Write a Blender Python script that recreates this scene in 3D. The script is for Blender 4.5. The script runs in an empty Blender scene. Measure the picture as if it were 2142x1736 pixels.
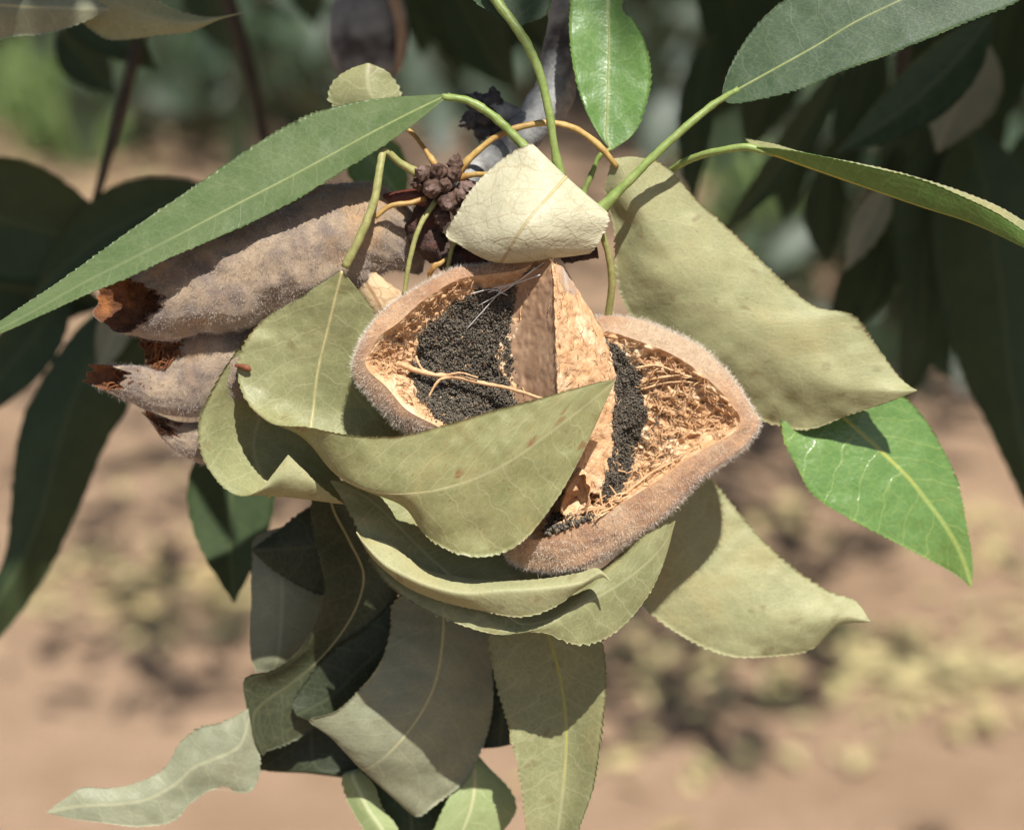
import bpy, math, random
import numpy as np
from mathutils import Vector

random.seed(7)
RNG = np.random.default_rng(7)
scene = bpy.context.scene

# ------------------------------------------------------------------ camera, sky, sun, exposure
PITCH = math.radians(20)
DIST = 0.35                                  # lens to subject, metres
CENTER = np.array([0.0, 0.0, 1.18])          # centre of the fruit cluster
PX = 0.165 / 2142                            # one photo pixel at the subject, metres
AX = np.array([1.0, 0.0, 0.0])
AY = np.array([0.0, math.sin(PITCH), math.cos(PITCH)])
AZ = np.array([0.0, -math.cos(PITCH), math.sin(PITCH)])

cam_data = bpy.data.cameras.new("camera")
cam = bpy.data.objects.new("camera", cam_data)
scene.collection.objects.link(cam)
scene.camera = cam
cam.location = CENTER + AZ * DIST
cam.rotation_euler = (math.radians(90) - PITCH, 0, 0)
cam_data.sensor_width = 36
cam_data.lens = 36 * DIST / 0.165
cam_data.clip_start = 0.01
cam_data.clip_end = 300
cam_data.dof.use_dof = True
cam_data.dof.focus_distance = DIST - 60 * PX
cam_data.dof.aperture_fstop = 14.0

SUN_EL, SUN_AZ = math.radians(65), math.radians(25)   # azimuth: to the right of the camera's back
to_sun = np.array([math.cos(SUN_EL) * math.sin(SUN_AZ), -math.cos(SUN_EL) * math.cos(SUN_AZ), math.sin(SUN_EL)])
world = bpy.data.worlds.new("World")
scene.world = world
world.use_nodes = True
wn = world.node_tree
bg = wn.nodes["Background"]
sky = wn.nodes.new("ShaderNodeTexSky")
sky.sky_type = 'NISHITA'
sky.sun_disc = False
sky.sun_elevation = SUN_EL
sky.sun_rotation = math.pi - SUN_AZ
sky.dust_density = 1.5
wn.links.new(sky.outputs[0], bg.inputs[0])
bg.inputs[1].default_value = 0.065
sun_data = bpy.data.lights.new("sun", 'SUN')
sun_data.energy = 5.0
sun_data.angle = math.radians(0.53)
sun_data.color = (1.0, 0.98, 0.945)
sun = bpy.data.objects.new("sun", sun_data)
scene.collection.objects.link(sun)
sun.location = CENTER + to_sun * 4
sun.rotation_euler = Vector(to_sun).to_track_quat('Z', 'Y').to_euler()
scene.view_settings.view_transform = 'Standard'
scene.view_settings.look = 'None'
scene.view_settings.exposure = 0.6
scene.view_settings.gamma = 1.0
scene.cycles.max_bounces = 6
scene.cycles.diffuse_bounces = 3
scene.cycles.glossy_bounces = 2
scene.cycles.transmission_bounces = 4
scene.cycles.use_adaptive_sampling = True
scene.cycles.adaptive_threshold = 0.02
scene.cycles.use_denoising = True

# ------------------------------------------------------------------ helpers
def P(pts):
    """photo pixel x, y and height d over the subject plane (pixels) -> world point"""
    a = np.asarray(pts, float)
    z = a[..., 2] * PX
    f = (DIST - z) / DIST
    lx = (a[..., 0] - 1071) * PX * f
    ly = (868 - a[..., 1]) * PX * f
    return CENTER + lx[..., None] * AX + ly[..., None] * AY + z[..., None] * AZ

def lin(r, g, b):
    f = lambda c: (c / 255 / 12.92) if c / 255 <= 0.04045 else ((c / 255 + 0.055) / 1.055) ** 2.4
    return (f(r), f(g), f(b), 1.0)

def vnoise(p):
    """value noise, -1..1, at an (n,3) array"""
    p = np.asarray(p, float)
    i = np.floor(p).astype(np.int64)
    f = p - i
    f = f * f * (3 - 2 * f)
    def h(x, y, z):
        n = (x * 374761393 + y * 668265263 + z * 2147483647 + 1013904223) & 0xffffffff
        n = ((n ^ (n >> 13)) * 1274126177) & 0xffffffff
        n = ((n ^ (n >> 16)) * 2246822519) & 0xffffffff
        return ((n >> 8) & 0xffff) / 32767.5 - 1
    r = 0
    for dx in (0, 1):
        for dy in (0, 1):
            for dz in (0, 1):
                w = (f[..., 0] if dx else 1 - f[..., 0]) * (f[..., 1] if dy else 1 - f[..., 1]) * (f[..., 2] if dz else 1 - f[..., 2])
                r = r + w * h(i[..., 0] + dx, i[..., 1] + dy, i[..., 2] + dz)
    return r

def fbm(p, o=3):
    r, a = 0, 1.0
    for k in range(o):
        r = r + a * vnoise(p * 2 ** k + 17.3 * k)
        a *= 0.5
    return r

def hermite(t, K, x):
    """interpolate K (n,...) given at t (n,) to x, smooth"""
    K = np.asarray(K, float)
    n = len(t)
    m = np.zeros_like(K)
    for i in range(n):
        if 0 < i < n - 1:
            a, b = t[i] - t[i - 1], t[i + 1] - t[i]
            m[i] = ((K[i] - K[i - 1]) / a * b + (K[i + 1] - K[i]) / b * a) / (a + b)
        elif i == 0:
            m[i] = (K[1] - K[0]) / (t[1] - t[0])
        else:
            m[i] = (K[-1] - K[-2]) / (t[-1] - t[-2])
    j = np.clip(np.searchsorted(t, x, side='right') - 1, 0, n - 2)
    h = (t[j + 1] - t[j])
    s = (x - t[j]) / h
    sh = (-1,) + (1,) * (K.ndim - 1)
    s, h = s.reshape(sh), h.reshape(sh)
    return ((2 * s**3 - 3 * s**2 + 1) * K[j] + (s**3 - 2 * s**2 + s) * h * m[j] + (-2 * s**3 + 3 * s**2) * K[j + 1] + (s**3 - s**2) * h * m[j + 1])

def chord(K):
    d = np.linalg.norm(np.diff(np.asarray(K, float), axis=0), axis=1)
    return np.concatenate([[0], np.cumsum(np.maximum(d, 1e-6))])

def new_obj(name, verts, faces, mats, parent=None, base=None, smooth=True, midx=None, attrs=None):
    """one mesh object; verts in world space, stored relative to base"""
    me = bpy.data.meshes.new(name)
    verts = np.asarray(verts, float)
    if base is not None:
        verts = verts - np.asarray(base)
    if isinstance(faces, np.ndarray):
        k = faces.shape[1]
        me.vertices.add(len(verts)); me.vertices.foreach_set('co', verts.astype(np.float32).ravel())
        me.loops.add(faces.size); me.loops.foreach_set('vertex_index', faces.astype(np.int32).ravel())
        me.polygons.add(len(faces))
        me.polygons.foreach_set('loop_start', np.arange(0, faces.size, k, dtype=np.int32))
        me.update(calc_edges=True)
    else:
        me.from_pydata([tuple(v) for v in verts], [], faces)
    for m in (mats if isinstance(mats, (list, tuple)) else [mats]):
        me.materials.append(m)
    me.polygons.foreach_set('use_smooth', np.full(len(me.polygons), smooth, dtype=bool))
    if midx is not None:
        me.polygons.foreach_set('material_index', np.asarray(midx, np.int32))
    for an, av in (attrs or {}).items():
        av = np.asarray(av, np.float32)
        if av.ndim == 1:
            a = me.attributes.new(an, 'FLOAT', 'POINT'); a.data.foreach_set('value', av)
        else:
            a = me.attributes.new(an, 'FLOAT_VECTOR', 'POINT'); a.data.foreach_set('vector', av.ravel())
    me.validate()
    o = bpy.data.objects.new(name, me)
    scene.collection.objects.link(o)
    if parent is not None:
        o.parent = parent
    elif base is not None:
        o.location = base
    return o

def thing(name, label, cat, base, group=None):
    o = bpy.data.objects.new(name, None)
    o.empty_display_size = 0.01
    scene.collection.objects.link(o)
    o.location = base
    o['label'] = label; o['category'] = cat
    if group: o['group'] = group
    return o

def grid_faces(nu, nv, flip=False, wrap=False, off=0):
    i, j = np.meshgrid(np.arange(nu - 1), np.arange(nv if wrap else nv - 1), indexing='ij')
    j2 = (j + 1) % nv
    f = np.stack([i * nv + j, (i + 1) * nv + j, (i + 1) * nv + j2, i * nv + j2], -1).reshape(-1, 4) + off
    return f[:, ::-1] if flip else f

def grid_normals(V):
    du = np.gradient(V, axis=0); dv = np.gradient(V, axis=1)
    n = np.cross(du, dv)
    l = np.linalg.norm(n, axis=-1, keepdims=True)
    return n / np.maximum(l, 1e-12)

def tube_mesh(C, R, sides=10, twist=0.0, bump=0.0, bfreq=900, squash=1.0):
    """C (n,3) world centres, R (n,) radii in metres -> verts, quads (closed ends)"""
    C = np.asarray(C, float); n = len(C)
    T = np.gradient(C, axis=0); T /= np.linalg.norm(T, axis=1, keepdims=True) + 1e-15
    up = AZ.copy()
    N = np.zeros_like(C)
    for i in range(n):
        v = up - T[i] * np.dot(up, T[i])
        if np.linalg.norm(v) < 1e-3: v = AY - T[i] * np.dot(AY, T[i])
        N[i] = v / np.linalg.norm(v); up = N[i]
    B = np.cross(T, N)
    a = np.linspace(0, 2 * np.pi, sides, endpoint=False)
    V = C[:, None] + R[:, None, None] * (np.cos(a)[None, :, None] * N[:, None] * squash + np.sin(a)[None, :, None] * B[:, None])
    if bump:
        V = V + (V - C[:, None]) * (bump * fbm(V * bfreq, 3))[..., None]
    f = [tuple(q) for q in grid_faces(n, sides, wrap=True)]
    f.append(tuple(range(sides))); f.append(tuple(range(n * sides - 1, (n - 1) * sides - 1, -1)))
    return V.reshape(-1, 3), f

def tube(name, pts, radii, mat, parent, base, n=28, sides=10, bump=0.0, bfreq=900, squash=1.0):
    """pts in photo pixels; radii in pixels"""
    K = np.asarray(pts, float)
    t = chord(K); x = np.linspace(0, t[-1], n)
    C = P(hermite(t, K, x))
    R = np.interp(x, t, np.asarray(radii, float)) * PX
    v, f = tube_mesh(C, R, sides, bump=bump, bfreq=bfreq, squash=squash)
    return new_obj(name, v, f, mat, parent, base)

# ------------------------------------------------------------------ node helper and materials
class NT:
    def __init__(s, name):
        s.mat = bpy.data.materials.new(name); s.mat.use_nodes = True
        s.t = s.mat.node_tree; s.t.nodes.clear()
        s.out = s.n('ShaderNodeOutputMaterial')
    def n(s, typ, **kw):
        nd = s.t.nodes.new(typ)
        for k, v in kw.items(): setattr(nd, k, v)
        return nd
    def put(s, sock, v):
        if hasattr(v, 'is_output'): s.t.links.new(v, sock)
        else: sock.default_value = v
    def m(s, op, a, b=0.0, c=0.0, clamp=False):
        nd = s.n('ShaderNodeMath', operation=op, use_clamp=clamp)
        for k, v in enumerate((a, b, c)): s.put(nd.inputs[k], v)
        return nd.outputs[0]
    def ramp(s, x, lo, hi, a=0.0, b=1.0):
        nd = s.n('ShaderNodeMapRange', interpolation_type='SMOOTHSTEP')
        for k, v in enumerate((x, lo, hi, a, b)): s.put(nd.inputs[k], v)
        return nd.outputs[0]
    def mix(s, f, a, b, mode='MIX'):
        nd = s.n('ShaderNodeMix', data_type='RGBA', blend_type=mode)
        s.put(nd.inputs[0], f); s.put(nd.inputs[6], a); s.put(nd.inputs[7], b)
        return nd.outputs[2]
    def attr(s, name):
        return s.n('ShaderNodeAttribute', attribute_name=name)
    def xyz(s, v):
        nd = s.n('ShaderNodeSeparateXYZ'); s.put(nd.inputs[0], v)
        return nd.outputs
    def noise(s, vec, scale, detail=3, rough=0.55):
        nd = s.n('ShaderNodeTexNoise')
        if vec is not None: s.put(nd.inputs['Vector'], vec)
        nd.inputs['Scale'].default_value = scale; nd.inputs['Detail'].default_value = detail; nd.inputs['Roughness'].default_value = rough
        return nd.outputs[0]
    def voro(s, vec, scale, feature='DISTANCE_TO_EDGE'):
        nd = s.n('ShaderNodeTexVoronoi', feature=feature)
        if vec is not None: s.put(nd.inputs['Vector'], vec)
        nd.inputs['Scale'].default_value = scale
        return nd.outputs['Distance']
    def bump(s, h, strength, dist):
        nd = s.n('ShaderNodeBump')
        nd.inputs['Strength'].default_value = strength; nd.inputs['Distance'].default_value = dist
        s.put(nd.inputs['Height'], h)
        return nd.outputs[0]
    def pos(s):
        return s.n('ShaderNodeNewGeometry').outputs['Position']
    def bsdf(s, col, rough, normal=None, spec=0.4, sheen=0.0):
        nd = s.n('ShaderNodeBsdfPrincipled')
        s.put(nd.inputs['Base Color'], col); s.put(nd.inputs['Roughness'], rough)
        nd.inputs['Specular IOR Level'].default_value = spec
        nd.inputs['Sheen Weight'].default_value = sheen
        if normal is not None: s.put(nd.inputs['Normal'], normal)
        return nd.outputs[0]
    def done(s, sh):
        s.t.links.new(sh, s.out.inputs[0]); return s.mat

def leaf_material(name, base, alt, vein, rough=0.5, spec=0.4, transl=0.25, tcol=None, veins=0.5, net=0.25, netscale=7.0, bump=0.28, spot=0.0, midw=0.03, spotcol=None, mids=0.8, relief=0.0):
    s = NT(name)
    ph = s.attr('phys').outputs['Vector']
    x, y, z = s.xyz(ph)
    ay = s.m('ABSOLUTE', y)
    nz = s.noise(ph, 1.6, 3)
    wob = s.m('MULTIPLY', s.m('SUBTRACT', s.noise(ph, 2.2, 2), 0.5), 0.35)
    # side veins leave the midrib at an angle and curve forward
    q = s.m('SUBTRACT', x, s.m('MULTIPLY', s.m('POWER', ay, 1.15), 0.62))
    q = s.m('ADD', q, wob)
    q = s.m('ADD', s.m('DIVIDE', q, 0.47), s.m('MULTIPLY', s.m('SIGN', y), 0.23))
    d = s.m('ABSOLUTE', s.m('SUBTRACT', s.m('FRACT', q), 0.5))
    sec = s.ramp(d, 0.0, 0.055, 1.0, 0.0)
    warp = s.n('ShaderNodeVectorMath', operation='ADD')
    s.t.links.new(ph, warp.inputs[0])
    cn = s.n('ShaderNodeTexNoise'); s.t.links.new(ph, cn.inputs['Vector']); cn.inputs['Scale'].default_value = 5.0; cn.inputs['Detail'].default_value = 0
    sc = s.n('ShaderNodeVectorMath', operation='SCALE'); s.t.links.new(cn.outputs['Color'], sc.inputs[0]); sc.inputs['Scale'].default_value = 0.12
    s.t.links.new(sc.outputs[0], warp.inputs[1])
    v1 = s.ramp(s.voro(warp.outputs[0], netscale), 0.0, 0.075, 1.0, 0.0)
    netm = v1
    mid = s.ramp(ay, midw * 0.5, midw * 1.4, 1.0, 0.0)
    vm = s.m('MAXIMUM', s.m('MULTIPLY', sec, veins), s.m('MULTIPLY', netm, net))
    vm = s.m('MAXIMUM', vm, s.m('MULTIPLY', mid, mids))
    mott = s.ramp(s.m('ADD', s.m('MULTIPLY', nz, 0.7), s.m('MULTIPLY', s.noise(ph, 7.0, 4, 0.7), 0.3)), 0.33, 0.66)
    col = s.mix(mott, base, alt)
    fine = s.noise(ph, 30.0, 1, 0.7)
    col = s.mix(s.ramp(fine, 0.35, 0.75, 0.0, 0.30), col, tuple(c * 0.62 for c in base[:3]) + (1,))
    if spot:
        blot = s.ramp(s.noise(ph, 0.9, 4, 0.65), 0.52, 0.68, 0.0, 0.2)
        col = s.mix(blot, col, lin(172, 146, 92))
        wv = s.n('ShaderNodeVectorMath', operation='ADD'); s.t.links.new(ph, wv.inputs[0])
        s2 = s.n('ShaderNodeVectorMath', operation='SCALE'); s.t.links.new(cn.outputs['Color'], s2.inputs[0]); s2.inputs['Scale'].default_value = 0.22
        s.t.links.new(s2.outputs[0], wv.inputs[1])
        for scale, r0, r1, thr, k in ((1.7, 0.05, 0.20, 0.72, 1.0), (9.0, 0.06, 0.20, 0.80, 0.75)):
            sp = s.n('ShaderNodeTexVoronoi', feature='F1', voronoi_dimensions='2D'); s.t.links.new(wv.outputs[0], sp.inputs['Vector']); sp.inputs['Scale'].default_value = scale
            rs = s.xyz(sp.outputs['Color'])[0]
            sm = s.m('MULTIPLY', s.ramp(sp.outputs['Distance'], r0, r1, 1.0, 0.0), s.m('GREATER_THAN', rs, thr))
            col = s.mix(s.m('MULTIPLY', sm, spot * k), col, spotcol or lin(104, 84, 52))
    ed = s.m('ABSOLUTE', s.xyz(s.attr('lv').outputs['Vector'])[1])
    edge = s.m('MULTIPLY', s.ramp(ed, 0.95, 1.0), s.ramp(nz, 0.45, 0.65))
    col = s.mix(s.m('MULTIPLY', edge, 0.5), col, lin(134, 104, 66) if spot else vein)
    col = s.mix(vm, col, vein)
    h = s.noise(ph, 11.0, 1)
    h = s.m('ADD', h, s.m('MULTIPLY', sec, 0.22))
    if relief: h = s.m('ADD', h, s.m('MULTIPLY', v1, relief))
    nrm = s.bump(h, bump, 0.00022) if bump else None
    rr = s.m('ADD', rough, s.m('MULTIPLY', s.m('SUBTRACT', fine, 0.5), 0.25))
    a = s.bsdf(col, rr, nrm, spec)
    tr = s.n('ShaderNodeBsdfTranslucent')
    s.put(tr.inputs[0], s.mix(0.5, col, tcol or tuple(min(1, c * 1.8) for c in base[:3]) + (1,)))
    mx = s.n('ShaderNodeMixShader'); mx.inputs[0].default_value = transl
    s.t.links.new(a, mx.inputs[1]); s.t.links.new(tr.outputs[0], mx.inputs[2])
    return s.done(mx.outputs[0])

def plain_material(name, c1, c2, scale=400, rough=0.7, bump=0.5, bd=0.0003, spec=0.3, c3=None, stretch=None, sheen=0.0, transl=0.0):
    s = NT(name)
    p = s.pos()
    if stretch:
        mp = s.n('ShaderNodeMapping'); s.t.links.new(p, mp.inputs[0]); mp.inputs['Scale'].default_value = stretch; p = mp.outputs[0]
    n1 = s.noise(p, scale, 4, 0.65); n2 = s.noise(p, scale * 5, 3, 0.6)
    col = s.mix(s.ramp(n1, 0.35, 0.65), c1, c2)
    if c3: col = s.mix(s.ramp(s.noise(p, scale * 0.35, 3, 0.6), 0.48, 0.66), col, c3)
    col = s.mix(s.ramp(n2, 0.3, 0.7, 0.0, 0.35), col, tuple(c * 0.5 for c in c1[:3]) + (1,))
    nrm = s.bump(s.m('ADD', n1, s.m('MULTIPLY', n2, 0.5)), bump, bd) if bump else None
    a = s.bsdf(col, rough, nrm, spec, sheen)
    if transl:
        tr = s.n('ShaderNodeBsdfTranslucent'); s.put(tr.inputs[0], col)
        mx = s.n('ShaderNodeMixShader'); mx.inputs[0].default_value = transl
        s.t.links.new(a, mx.inputs[1]); s.t.links.new(tr.outputs[0], mx.inputs[2]); a = mx.outputs[0]
    return s.done(a)

OLIVE_V = lin(186, 180, 138)
M = {}
M['green'] = leaf_material('leaf_dull_green', lin(82, 100, 58), lin(98, 112, 70), lin(126, 132, 92), 0.44, 0.35, 0.2, veins=0.22, net=0.22, mids=0.4)
M['green_dark'] = leaf_material('leaf_dark_green', lin(56, 74, 48), lin(66, 84, 56), lin(104, 112, 76), 0.56, 0.3, 0.18, veins=0.25, net=0.26, mids=0.5)
M['fresh'] = leaf_material('leaf_fresh_green', lin(86, 120, 54), lin(100, 132, 64), lin(140, 158, 92), 0.36, 0.55, 0.2, tcol=lin(120, 170, 60), veins=0.3, net=0.2, bump=0.35)
M['glossy'] = leaf_material('leaf_glossy_green', lin(94, 128, 62), lin(110, 140, 74), lin(156, 170, 92), 0.27, 0.8, 0.2, tcol=lin(130, 170, 80), veins=0.4, net=0.22, bump=0.6, midw=0.04)
M['olive'] = leaf_material('leaf_dry_olive', lin(150, 149, 108), lin(164, 161, 118), OLIVE_V, 0.58, 0.3, 0.15, veins=0.16, net=0.18, netscale=6, spot=0.4, mids=0.15)
M['olive_green'] = leaf_material('leaf_wilted_olive_green', lin(134, 135, 92), lin(150, 148, 104), OLIVE_V, 0.52, 0.4, 0.18, veins=0.3, net=0.22, netscale=6, spot=0.35, mids=0.4)
M['olive_rust'] = leaf_material('leaf_wilted_rust_spotted', lin(137, 137, 90), lin(153, 150, 103), OLIVE_V, 0.46, 0.45, 0.18, veins=0.32, net=0.2, netscale=6, spot=0.6, spotcol=lin(128, 74, 42), mids=0.4)
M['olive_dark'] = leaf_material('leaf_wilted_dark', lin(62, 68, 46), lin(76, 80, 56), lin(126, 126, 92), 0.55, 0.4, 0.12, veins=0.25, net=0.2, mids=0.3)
M['sunlit_green'] = leaf_material('leaf_painted_sunlit_green', lin(150, 164, 108), lin(162, 172, 120), lin(196, 198, 150), 0.5, 0.4, 0.25, tcol=lin(170, 190, 90), veins=0.3, net=0.18)  # shadowed curls get a lighter green that paints sunlight on them
M['black_green'] = leaf_material('leaf_upper_side_shade_tone', lin(46, 52, 34), lin(56, 62, 42), lin(92, 98, 68), 0.55, 0.3, 0.06, veins=0.3, net=0.22, mids=0.3)  # upper-side green, darkened further to paint the shade of the hollows
M['grey_green'] = leaf_material('leaf_underside_grey_green', lin(128, 130, 104), lin(144, 144, 116), lin(188, 184, 146), 0.55, 0.35, 0.12, veins=0.16, net=0.1, mids=0.3)
M['cream'] = leaf_material('leaf_dry_cream', lin(180, 174, 144), lin(194, 188, 158), lin(152, 134, 98), 0.5, 0.35, 0.1, veins=0.4, net=0.26, netscale=4.0, bump=0.5, relief=-0.2)
M['tan'] = leaf_material('leaf_dry_tan', lin(150, 146, 116), lin(168, 160, 128), lin(146, 124, 90), 0.55, 0.35, 0.15, veins=0.25, net=0.2)
M['papery'] = leaf_material('leaf_dry_papery', lin(204, 174, 132), lin(214, 188, 148), lin(148, 110, 76), 0.55, 0.3, 0.2, veins=0.4, net=0.6, netscale=4)
M['shade'] = leaf_material('leaf_deep_green', lin(58, 72, 44), lin(66, 80, 50), lin(96, 106, 66), 0.6, 0.25, 0.12, tcol=lin(90, 130, 40), veins=0.2, net=0.08, mids=0.4, bump=0.0)
M['petiole_green'] = plain_material('petiole_green', lin(128, 148, 74), lin(146, 160, 92), 300, 0.45, 0.3, 0.0002, 0.4, transl=0.1)
M['petiole_tan'] = plain_material('petiole_tan', lin(172, 138, 76), lin(190, 160, 96), 300, 0.5, 0.4, 0.0002, 0.4, c3=lin(150, 104, 52))
M['petiole_olive'] = plain_material('petiole_olive', lin(140, 140, 82), lin(158, 152, 96), 300, 0.5, 0.4, 0.0002, 0.4)
M['rib'] = plain_material('midrib_pale', lin(188, 178, 128), lin(172, 162, 110), 300, 0.5, 0.3, 0.0001, 0.35)
M['rib_olive'] = plain_material('midrib_olive', lin(132, 130, 86), lin(120, 120, 78), 300, 0.5, 0.0, 0.0001, 0.35)
M['rib_yellow'] = plain_material('midrib_yellow', lin(178, 168, 70), lin(160, 156, 66), 300, 0.5, 0.3, 0.0001, 0.35)
M['rib_green'] = plain_material('midrib_green', lin(124, 134, 80), lin(134, 142, 90), 300, 0.5, 0.3, 0.0001, 0.35)

# ------------------------------------------------------------------ leaf builder
def leaf(stations, front, back, parent, base, label=None, nu=200, nv=26, fold=0.0, serr=4.5, tooth=15, wob=3.0, wfreq=0.011, thick=3.2,
         petiole=None, pet_r=(7, 7), pet_mat='petiole_green', rib=None, rib_r=4.0, flip=None, name='leaf', seed=0, bite=None, rib_end=0.97, rib_start=0.0, dz=0):
    rows = []
    nr = max(len(s) for s in stations if not isinstance(s[0], (int, float)))
    for s in stations:
        rows.append([s] * nr if isinstance(s[0], (int, float)) else list(s))
    K = np.array(rows, float)                                   # stations, rails, xyz (pixels)
    K[..., 2] += dz
    midi = nr // 2
    t = chord(K[:, midi]); t = 0.5 * t / t[-1] + 0.5 * np.linspace(0, 1, len(t))
    u = np.linspace(0, 1, nu)
    G = hermite(t, K, u)                                        # nu, rails, 3
    vr = np.linspace(-1, 1, nr)
    v = np.linspace(-1, 1, nv)
    Gs = np.swapaxes(hermite(vr, np.swapaxes(G, 0, 1), v), 0, 1)
    if fold:
        Gl = np.stack([np.stack([np.interp(v, vr, G[i, :, k]) for k in range(3)], -1) for i in range(nu)])
        Gs = Gs * (1 - fold) + Gl * fold
    # margins: fine saw teeth pointing to the tip
    rs = np.random.default_rng(100 + seed)
    for side in (0, -1):
        e = Gs[:, side]; inn = Gs[:, 3 if side == 0 else -4]
        out = e - inn; ln = np.linalg.norm(out, axis=1, keepdims=True)
        out = out / np.maximum(ln, 1e-6)
        L = chord(e) / tooth
        L = L + 0.8 * vnoise(np.stack([L * 0.55, L * 0 + seed * 3.1 + side, L * 0], -1))
        fr = L - np.floor(L)
        amp = 1.45 * serr * (0.15 + 1.15 * (0.5 + 0.5 * vnoise(np.stack([L * 0.8, L * 0 + seed + 9.7 * side, L * 0 + 4], -1))))
        k = (np.where(fr < 0.75, fr / 0.75, (1 - fr) / 0.25) - 0.3) * amp
        k = k * np.clip((u - 0.03) / 0.06, 0, 1) * np.clip((1.0 - u) / 0.03, 0, 1) * np.clip(ln[:, 0] / 12, 0, 1)
        vv = (np.clip((-v if side == 0 else v), 0, 1) ** 9)
        Gs = Gs + out[:, None] * (k[:, None] * vv[None])[..., None]
    # gentle cockling of the blade
    width = np.linalg.norm(Gs[:, 0] - Gs[:, -1], axis=1)
    wf = np.clip(width / 100, 0, 1)[:, None]
    q = Gs * wfreq; q[..., 2] += seed * 5.3
    n2 = fbm(q, 2) * wob + vnoise(q * 3.7) * wob * 0.42
    Gs[..., 2] += n2 * wf * (0.5 + 0.5 * np.abs(v)[None])
    W = P(Gs)
    Nn = grid_normals(W)
    ok = np.linalg.norm(np.cross(np.gradient(W, axis=0), np.gradient(W, axis=1)), axis=-1) > 1e-14
    if flip is None:
        camp = CENTER + AZ * DIST
        flip = (np.sum(Nn * (camp - W), -1) * ok).sum() < 0
    if flip: Nn = -Nn
    half = thick * 0.5 * PX
    taper = np.minimum(1, np.minimum((1 - np.abs(v))[None] * 6 + 0.35, np.ones((nu, 1))))[..., None]
    A = W + Nn * half * taper; B = W - Nn * half * taper
    nvt = nu * nv
    fa = grid_faces(nu, nv, flip=flip); fb = grid_faces(nu, nv, flip=not flip, off=nvt)
    keep = np.ones(len(fa), bool)
    if bite:
        cx, cy, r = bite
        cen = Gs.reshape(-1, 3)[fa].mean(1)
        keep = (np.hypot(cen[:, 0] - cx, cen[:, 1] - cy) > r)
        fa, fb2 = fa[keep], fb[keep]; fb = fb2
    ring = np.concatenate([np.arange(nv), np.arange(1, nu) * nv + nv - 1, (nu - 1) * nv + np.arange(nv - 2, -1, -1), np.arange(nu - 2, 0, -1) * nv])
    r2 = np.roll(ring, -1)
    rim = np.stack([ring, r2, r2 + nvt, ring + nvt], -1)
    if not flip: rim = rim[:, ::-1]
    F = np.concatenate([fa, fb, rim])
    mi = np.concatenate([np.zeros(len(fa)), np.ones(len(fb)), np.zeros(len(rim))]).astype(int)
    cm = PX * 100
    mid = Gs[:, nv // 2]
    ul = chord(mid) * cm
    lw = np.concatenate([np.zeros((nu, 1)), np.cumsum(np.linalg.norm(np.diff(Gs, axis=1), axis=-1), axis=1)], 1) * cm
    yc = lw - lw[:, nv // 2:nv // 2 + 1]
    if nv % 2 == 0: yc = lw - 0.5 * (lw[:, nv // 2:nv // 2 + 1] + lw[:, nv // 2 - 1:nv // 2])
    phys = np.stack([np.broadcast_to(ul[:, None] + seed * 13.7, (nu, nv)), yc, np.full((nu, nv), seed * 1.7)], -1).reshape(-1, 3)
    lv = np.stack([np.broadcast_to(u[:, None], (nu, nv)), np.broadcast_to(v[None], (nu, nv)), np.zeros((nu, nv))], -1).reshape(-1, 3)
    o = new_obj(name, np.concatenate([A.reshape(-1, 3), B.reshape(-1, 3)]), F, [M[front], M[back]], parent, base, midx=mi,
                attrs={'phys': np.concatenate([phys, phys]), 'lv': np.concatenate([lv, lv])})
    if label: o['label'] = label
    if rib:
        i0, i1 = int(nu * rib_start), int(nu * rib_end)
        C = 0.5 * (W[:, nv // 2] + W[:, (nv - 1) // 2])[i0:i1:3]
        R = np.interp(np.linspace(0, 1, len(C)), [0, 0.5, 1], [rib_r, rib_r * 0.65, rib_r * 0.25]) * PX
        vv, ff = tube_mesh(C, R, 8)
        new_obj('midrib', vv, ff, M[rib], o, base)
    if petiole:
        rad = np.linspace(pet_r[0], pet_r[1], len(petiole)); rad[0] *= 1.35; rad[1:-1] *= 0.86; rad[-1] *= 0.8
        tube('petiole', petiole, rad, M[pet_mat], o, base, n=40, sides=14, bump=0.16, bfreq=1100)
    return o

# ------------------------------------------------------------------ setting: ground
s = NT('orchard_soil')
p = s.pos()
n1 = s.noise(p, 2.2, 4, 0.6); n2 = s.noise(p, 14, 5, 0.65); n3 = s.noise(p, 90, 4, 0.7)
c = s.mix(s.ramp(n1, 0.35, 0.65), lin(154, 128, 104), lin(140, 115, 92))
c = s.mix(s.ramp(n2, 0.45, 0.72, 0, 0.55), c, lin(128, 104, 80))
c = s.mix(s.ramp(n3, 0.55, 0.75, 0, 0.5), c, lin(190, 164, 134))
M['soil'] = s.done(s.bsdf(c, 0.95, s.bump(s.m('ADD', n2, s.m('MULTIPLY', n3, 0.4)), 0.8, 0.03), 0.1))
gn = 121
gx = np.sign(np.linspace(-1, 1, gn)) * np.abs(np.linspace(-1, 1, gn)) ** 2.2 * 120
gy = np.sign(np.linspace(-1, 1, gn)) * np.abs(np.linspace(-1, 1, gn)) ** 2.2 * 120 + 4
GX, GY = np.meshgrid(gx, gy, indexing='ij')
GP = np.stack([GX, GY, np.zeros_like(GX)], -1)
GP[..., 2] = fbm(GP * 0.8 + 3.3, 3) * 0.035 * np.clip(12 / (np.hypot(GX, GY - 4) + 1), 0, 1)
g = new_obj('ground', GP.reshape(-1, 3), grid_faces(gn, gn), M['soil'])
g['kind'] = 'structure'

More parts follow.
